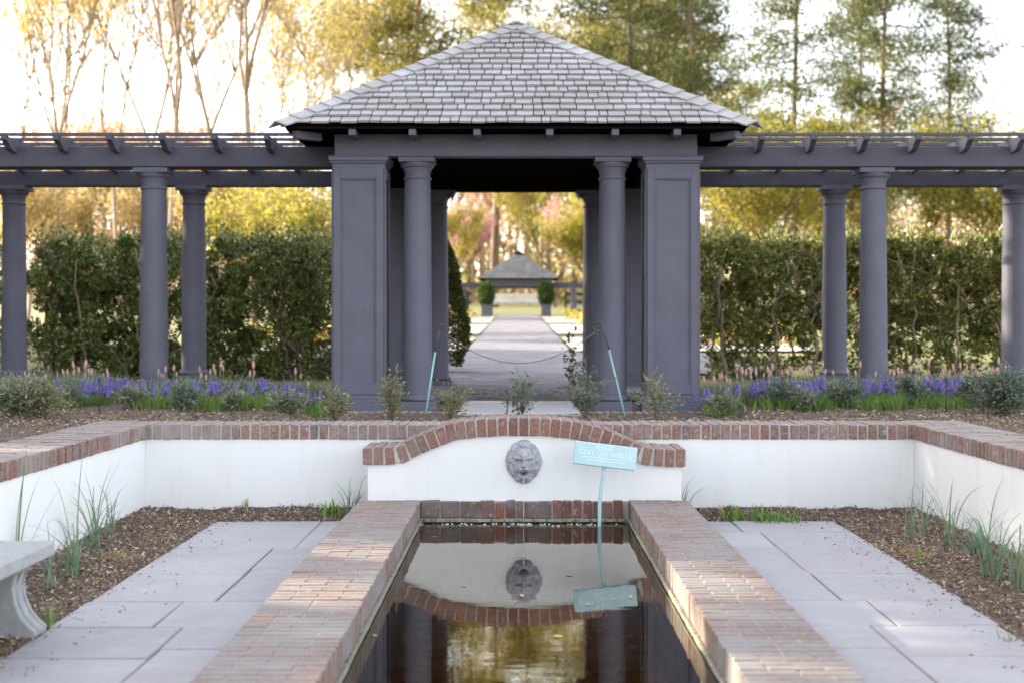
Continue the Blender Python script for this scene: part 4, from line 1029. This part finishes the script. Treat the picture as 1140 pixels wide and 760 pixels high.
# (kind, photo column, distance, scale, label tail)
TR=[('gold2',20,62,1.0,'at the far left edge of the sky'),('gold1',75,52,1.0,'with the densest golden crown at the left'),('gold2',135,58,1.05,'left of the front left pergola column'),
('bare',185,46,.95,'with a forked trunk above the front left pergola column'),('bare',285,44,1.0,'standing tall left of the pavilion roof'),('gold2',225,66,1.0,'between the two bare trees at left'),
('gold1',345,62,.85,'beside the left slope of the pavilion roof'),('gold2',330,50,.8,'with leaning limbs just left of the pavilion roof'),('gold2',-40,50,1.0,'beyond the left picture edge'),
('pineh',455,66,1.05,'rising behind the left slope of the pavilion roof'),('pineh',425,80,.98,'rising behind the roof peak'),('pineh',690,84,1.0,'farther back behind the roof peak'),
('pine1',770,60,.92,'right of the roof peak, leaning over the right slope'),('pineh',730,78,1.08,'with golden patches right of the roof peak'),('pineg',800,84,.9,'behind the right slope of the pavilion roof'),
('pine2',885,52,.86,'with a straight bare stem right of the pavilion'),('pine1',985,54,.78,'above the front right pergola column'),('pine2',1050,50,.72,'at the right, its crown leaning right'),('pine2',965,70,.95,'half hidden behind the pine above the front right column'),
('pine2',1165,50,.62,'at the right picture edge'),('pine1',700,64,1.0,'directly behind the right of the roof peak'),
('ygold',30,40,.46,'low behind the hedge at the far left'),('peach',105,66,.65,'low and pale left of the front column'),('peach',195,62,.6,'low and pale between the left columns'),('ygold',255,42,.46,'bright yellow behind the hedge at left centre'),('yell2',320,34,.52,'low behind the hedge near the left pilaster'),
('ygold',290,60,.55,'farther back near the left pilaster'),('ygold',160,64,.58,'farther back behind the left pergola beam'),('ygold',50,66,.58,'farther back at the left edge'),
('yell1',800,46,.62,'low behind the right pilaster'),('yell2',860,44,.8,'low behind the right hedge'),('yell1',930,50,.62,'low behind the rear right column'),('yell1',1000,46,.6,'low right of the front right column'),('gold1',1075,60,.5,'low golden at the right, behind the hedge'),('yell2',1140,44,.85,'low at the right picture edge'),
('pineg',840,70,.62,'dark and low right of the pavilion'),('pineg',905,78,.58,'low beyond the right pergola'),
('pink',494,92,.9,'left of the small pavilion roof, seen through the opening'),('pink',652,88,.9,'right of the small pavilion roof, seen through the opening'),('pink',506,104,.9,'high left of the small pavilion, farther back'),('pink',662,108,1.0,'high right of the small pavilion, farther back'),
('yell1',503,84,.6,'at the left side of the opening'),('yell1',618,98,.85,'dark green right of centre in the opening'),('yell2',655,84,.9,'at the right side of the opening'),
('peach',540,118,1.05,'seen through the opening above the small pavilion roof'),('peach',562,108,.8,'centred above the small pavilion'),('peach',590,104,.85,'right of centre above the small pavilion'),('peach',490,120,1.0,'behind the left edge of the opening'),('peach',665,120,1.0,'behind the right edge of the opening')]
TR+=[('pineh',551,98,1.12,'very tall, its stem showing left of centre in the opening'),('gold1',602,108,1.35,'very tall and thin, right of centre behind the roof peak'),('gold1',528,112,1.3,'tall and thin, far behind the left of the roof peak'),
('gold2',95,70,1.05,'farther back between the thin trees at the left'),('bare',160,60,1.0,'slender and upright left of the front left column'),('bare',60,58,.95,'slender near the far left'),('bare',245,54,1.0,'slender, midway between the front left column and the roof'),('gold2',300,74,1.0,'farther back left of the pavilion roof'),('gold2',390,70,1.0,'behind the left roof slope')]
for kind,pxx,d,s_,tail in TR:
    (tm,cm),desc=TM[kind]; e=empty({'g':'broadleaf_tree','y':'broadleaf_tree','b':'bare_tree','p':'pine_tree'}[kind[0]] if kind not in('pink','peach') else ('blossom_tree' if kind=='pink' else 'bare_tree'),(PX(pxx,d),d,gz(d)-.1),random.uniform(0,6.28)); e.scale=(s_,)*3
    link(tm,'trunk',e); link(cm,'crown',e); tag(e,desc+' '+tail,'tree','trees beyond the garden')
# far wood as one mass
P=[];Q=[];mb=MB()
rng=np.random.default_rng(5)
for i in range(150):
    x=random.uniform(-62,62); y=random.uniform(112,150); h=random.uniform(10,17); b=Vector((x,y,gz(y)-.5+max(0,y-95)*.02))
    mb.tube([b,b+Vector((random.gauss(0,.6),0,h*.5)),b+Vector((random.gauss(0,1.2),0,h))],[.22,.16,.04],5)
    for k in range(5): 
        a=b+Vector((0,0,h*random.uniform(.4,.9))); mb.tube([a,a+Vector((random.gauss(0,1.6),random.gauss(0,1),random.uniform(1,2.5)))],[.08,.02],4)
    tgt=P if random.random()<.55 else Q
    for k in range(16):
        c=b+Vector((random.gauss(0,2.0),random.gauss(0,1.5),h*random.uniform(.03,1.0)**1.2))
        for j in range(30): tgt.append(tuple(c+Vector([random.gauss(0,.75) for _ in range(3)])))
w1=empty('woodland'); w1['kind']='stuff'; tag(w1,'far pale golden wood reading as one soft mass behind the garden','woodland',kind='stuff')
mb.build('trunks','barkpale',w1); link(cards_mesh('foliage',P,rng.uniform(.3,.6,len(P)),'peach'),'foliage',w1); link(cards_mesh('foliage',Q,rng.uniform(.3,.6,len(Q)),'yellowgreen'),'foliage',w1)
# unseen evergreen belt, added west of the garden to shade the court
random.seed(3)
bands=[(5.45,6.5,-1.1,-.5),(6.95,7.55,-1.1,-.5),(5.75,7.1,.60,1.15),(4.0,5.1,.60,1.15)]  # coping strips kept sunlit by leaving leaves out of the added belt
P=[];mb=MB()
def lit(p):
    t=(0-p[2])/(-SV.z)      # slide along the sun ray down to the coping level
    x=p[0]-SV.x*t; y=p[1]-SV.y*t
    for a,b,c,d in bands:
        if a-.05<y+(-.0)<b+.05 and c-.15<x<d+.15: return True
    return False
for ti in range(17):
    ty=-3+ti*2.15; tx=-17.5+random.uniform(-.6,.6); hh=random.uniform(12.5,14.5) if ty<24.8 else random.uniform(7.5,8.6)
    mb.tube([(tx,ty,.2),(tx,ty,hh)],[.2,.03],7)
    for k in range(270):
        t=random.random(); z=.4+hh*t; r=1.75*(1-t**3.0)+.2; a=random.uniform(0,6.28); q=r*math.sqrt(random.random()); c=(tx+q*math.cos(a),ty+q*math.sin(a),z)
        for j in range(34):
            p=(c[0]+random.gauss(0,.33),c[1]+random.gauss(0,.33),c[2]+random.gauss(0,.33))
            y0=p[1]-SV.y*p[2]/SV.z; hit=False
            for a_,b_,c_,d_ in bands:
                xl_,xr_=(c_-1.1,d_+.3) if c_<0 else (c_-1.2,d_+.15)
                x0=p[0]-SV.x*p[2]/SV.z
                if a_-.06<y0<b_+.06 and xl_<x0<xr_: hit=True
            if hit: continue
            P.append(p)
sw=empty('added_shade_trees'); tag(sw,'unseen dark evergreen belt added west of the court to cast its shade','woodland',kind='stuff')
mb.build('trunks','bark',sw); link(cards_mesh('foliage',P,rng.uniform(.17,.3,len(P)),'shade',aspect=1.1),'foliage',sw)
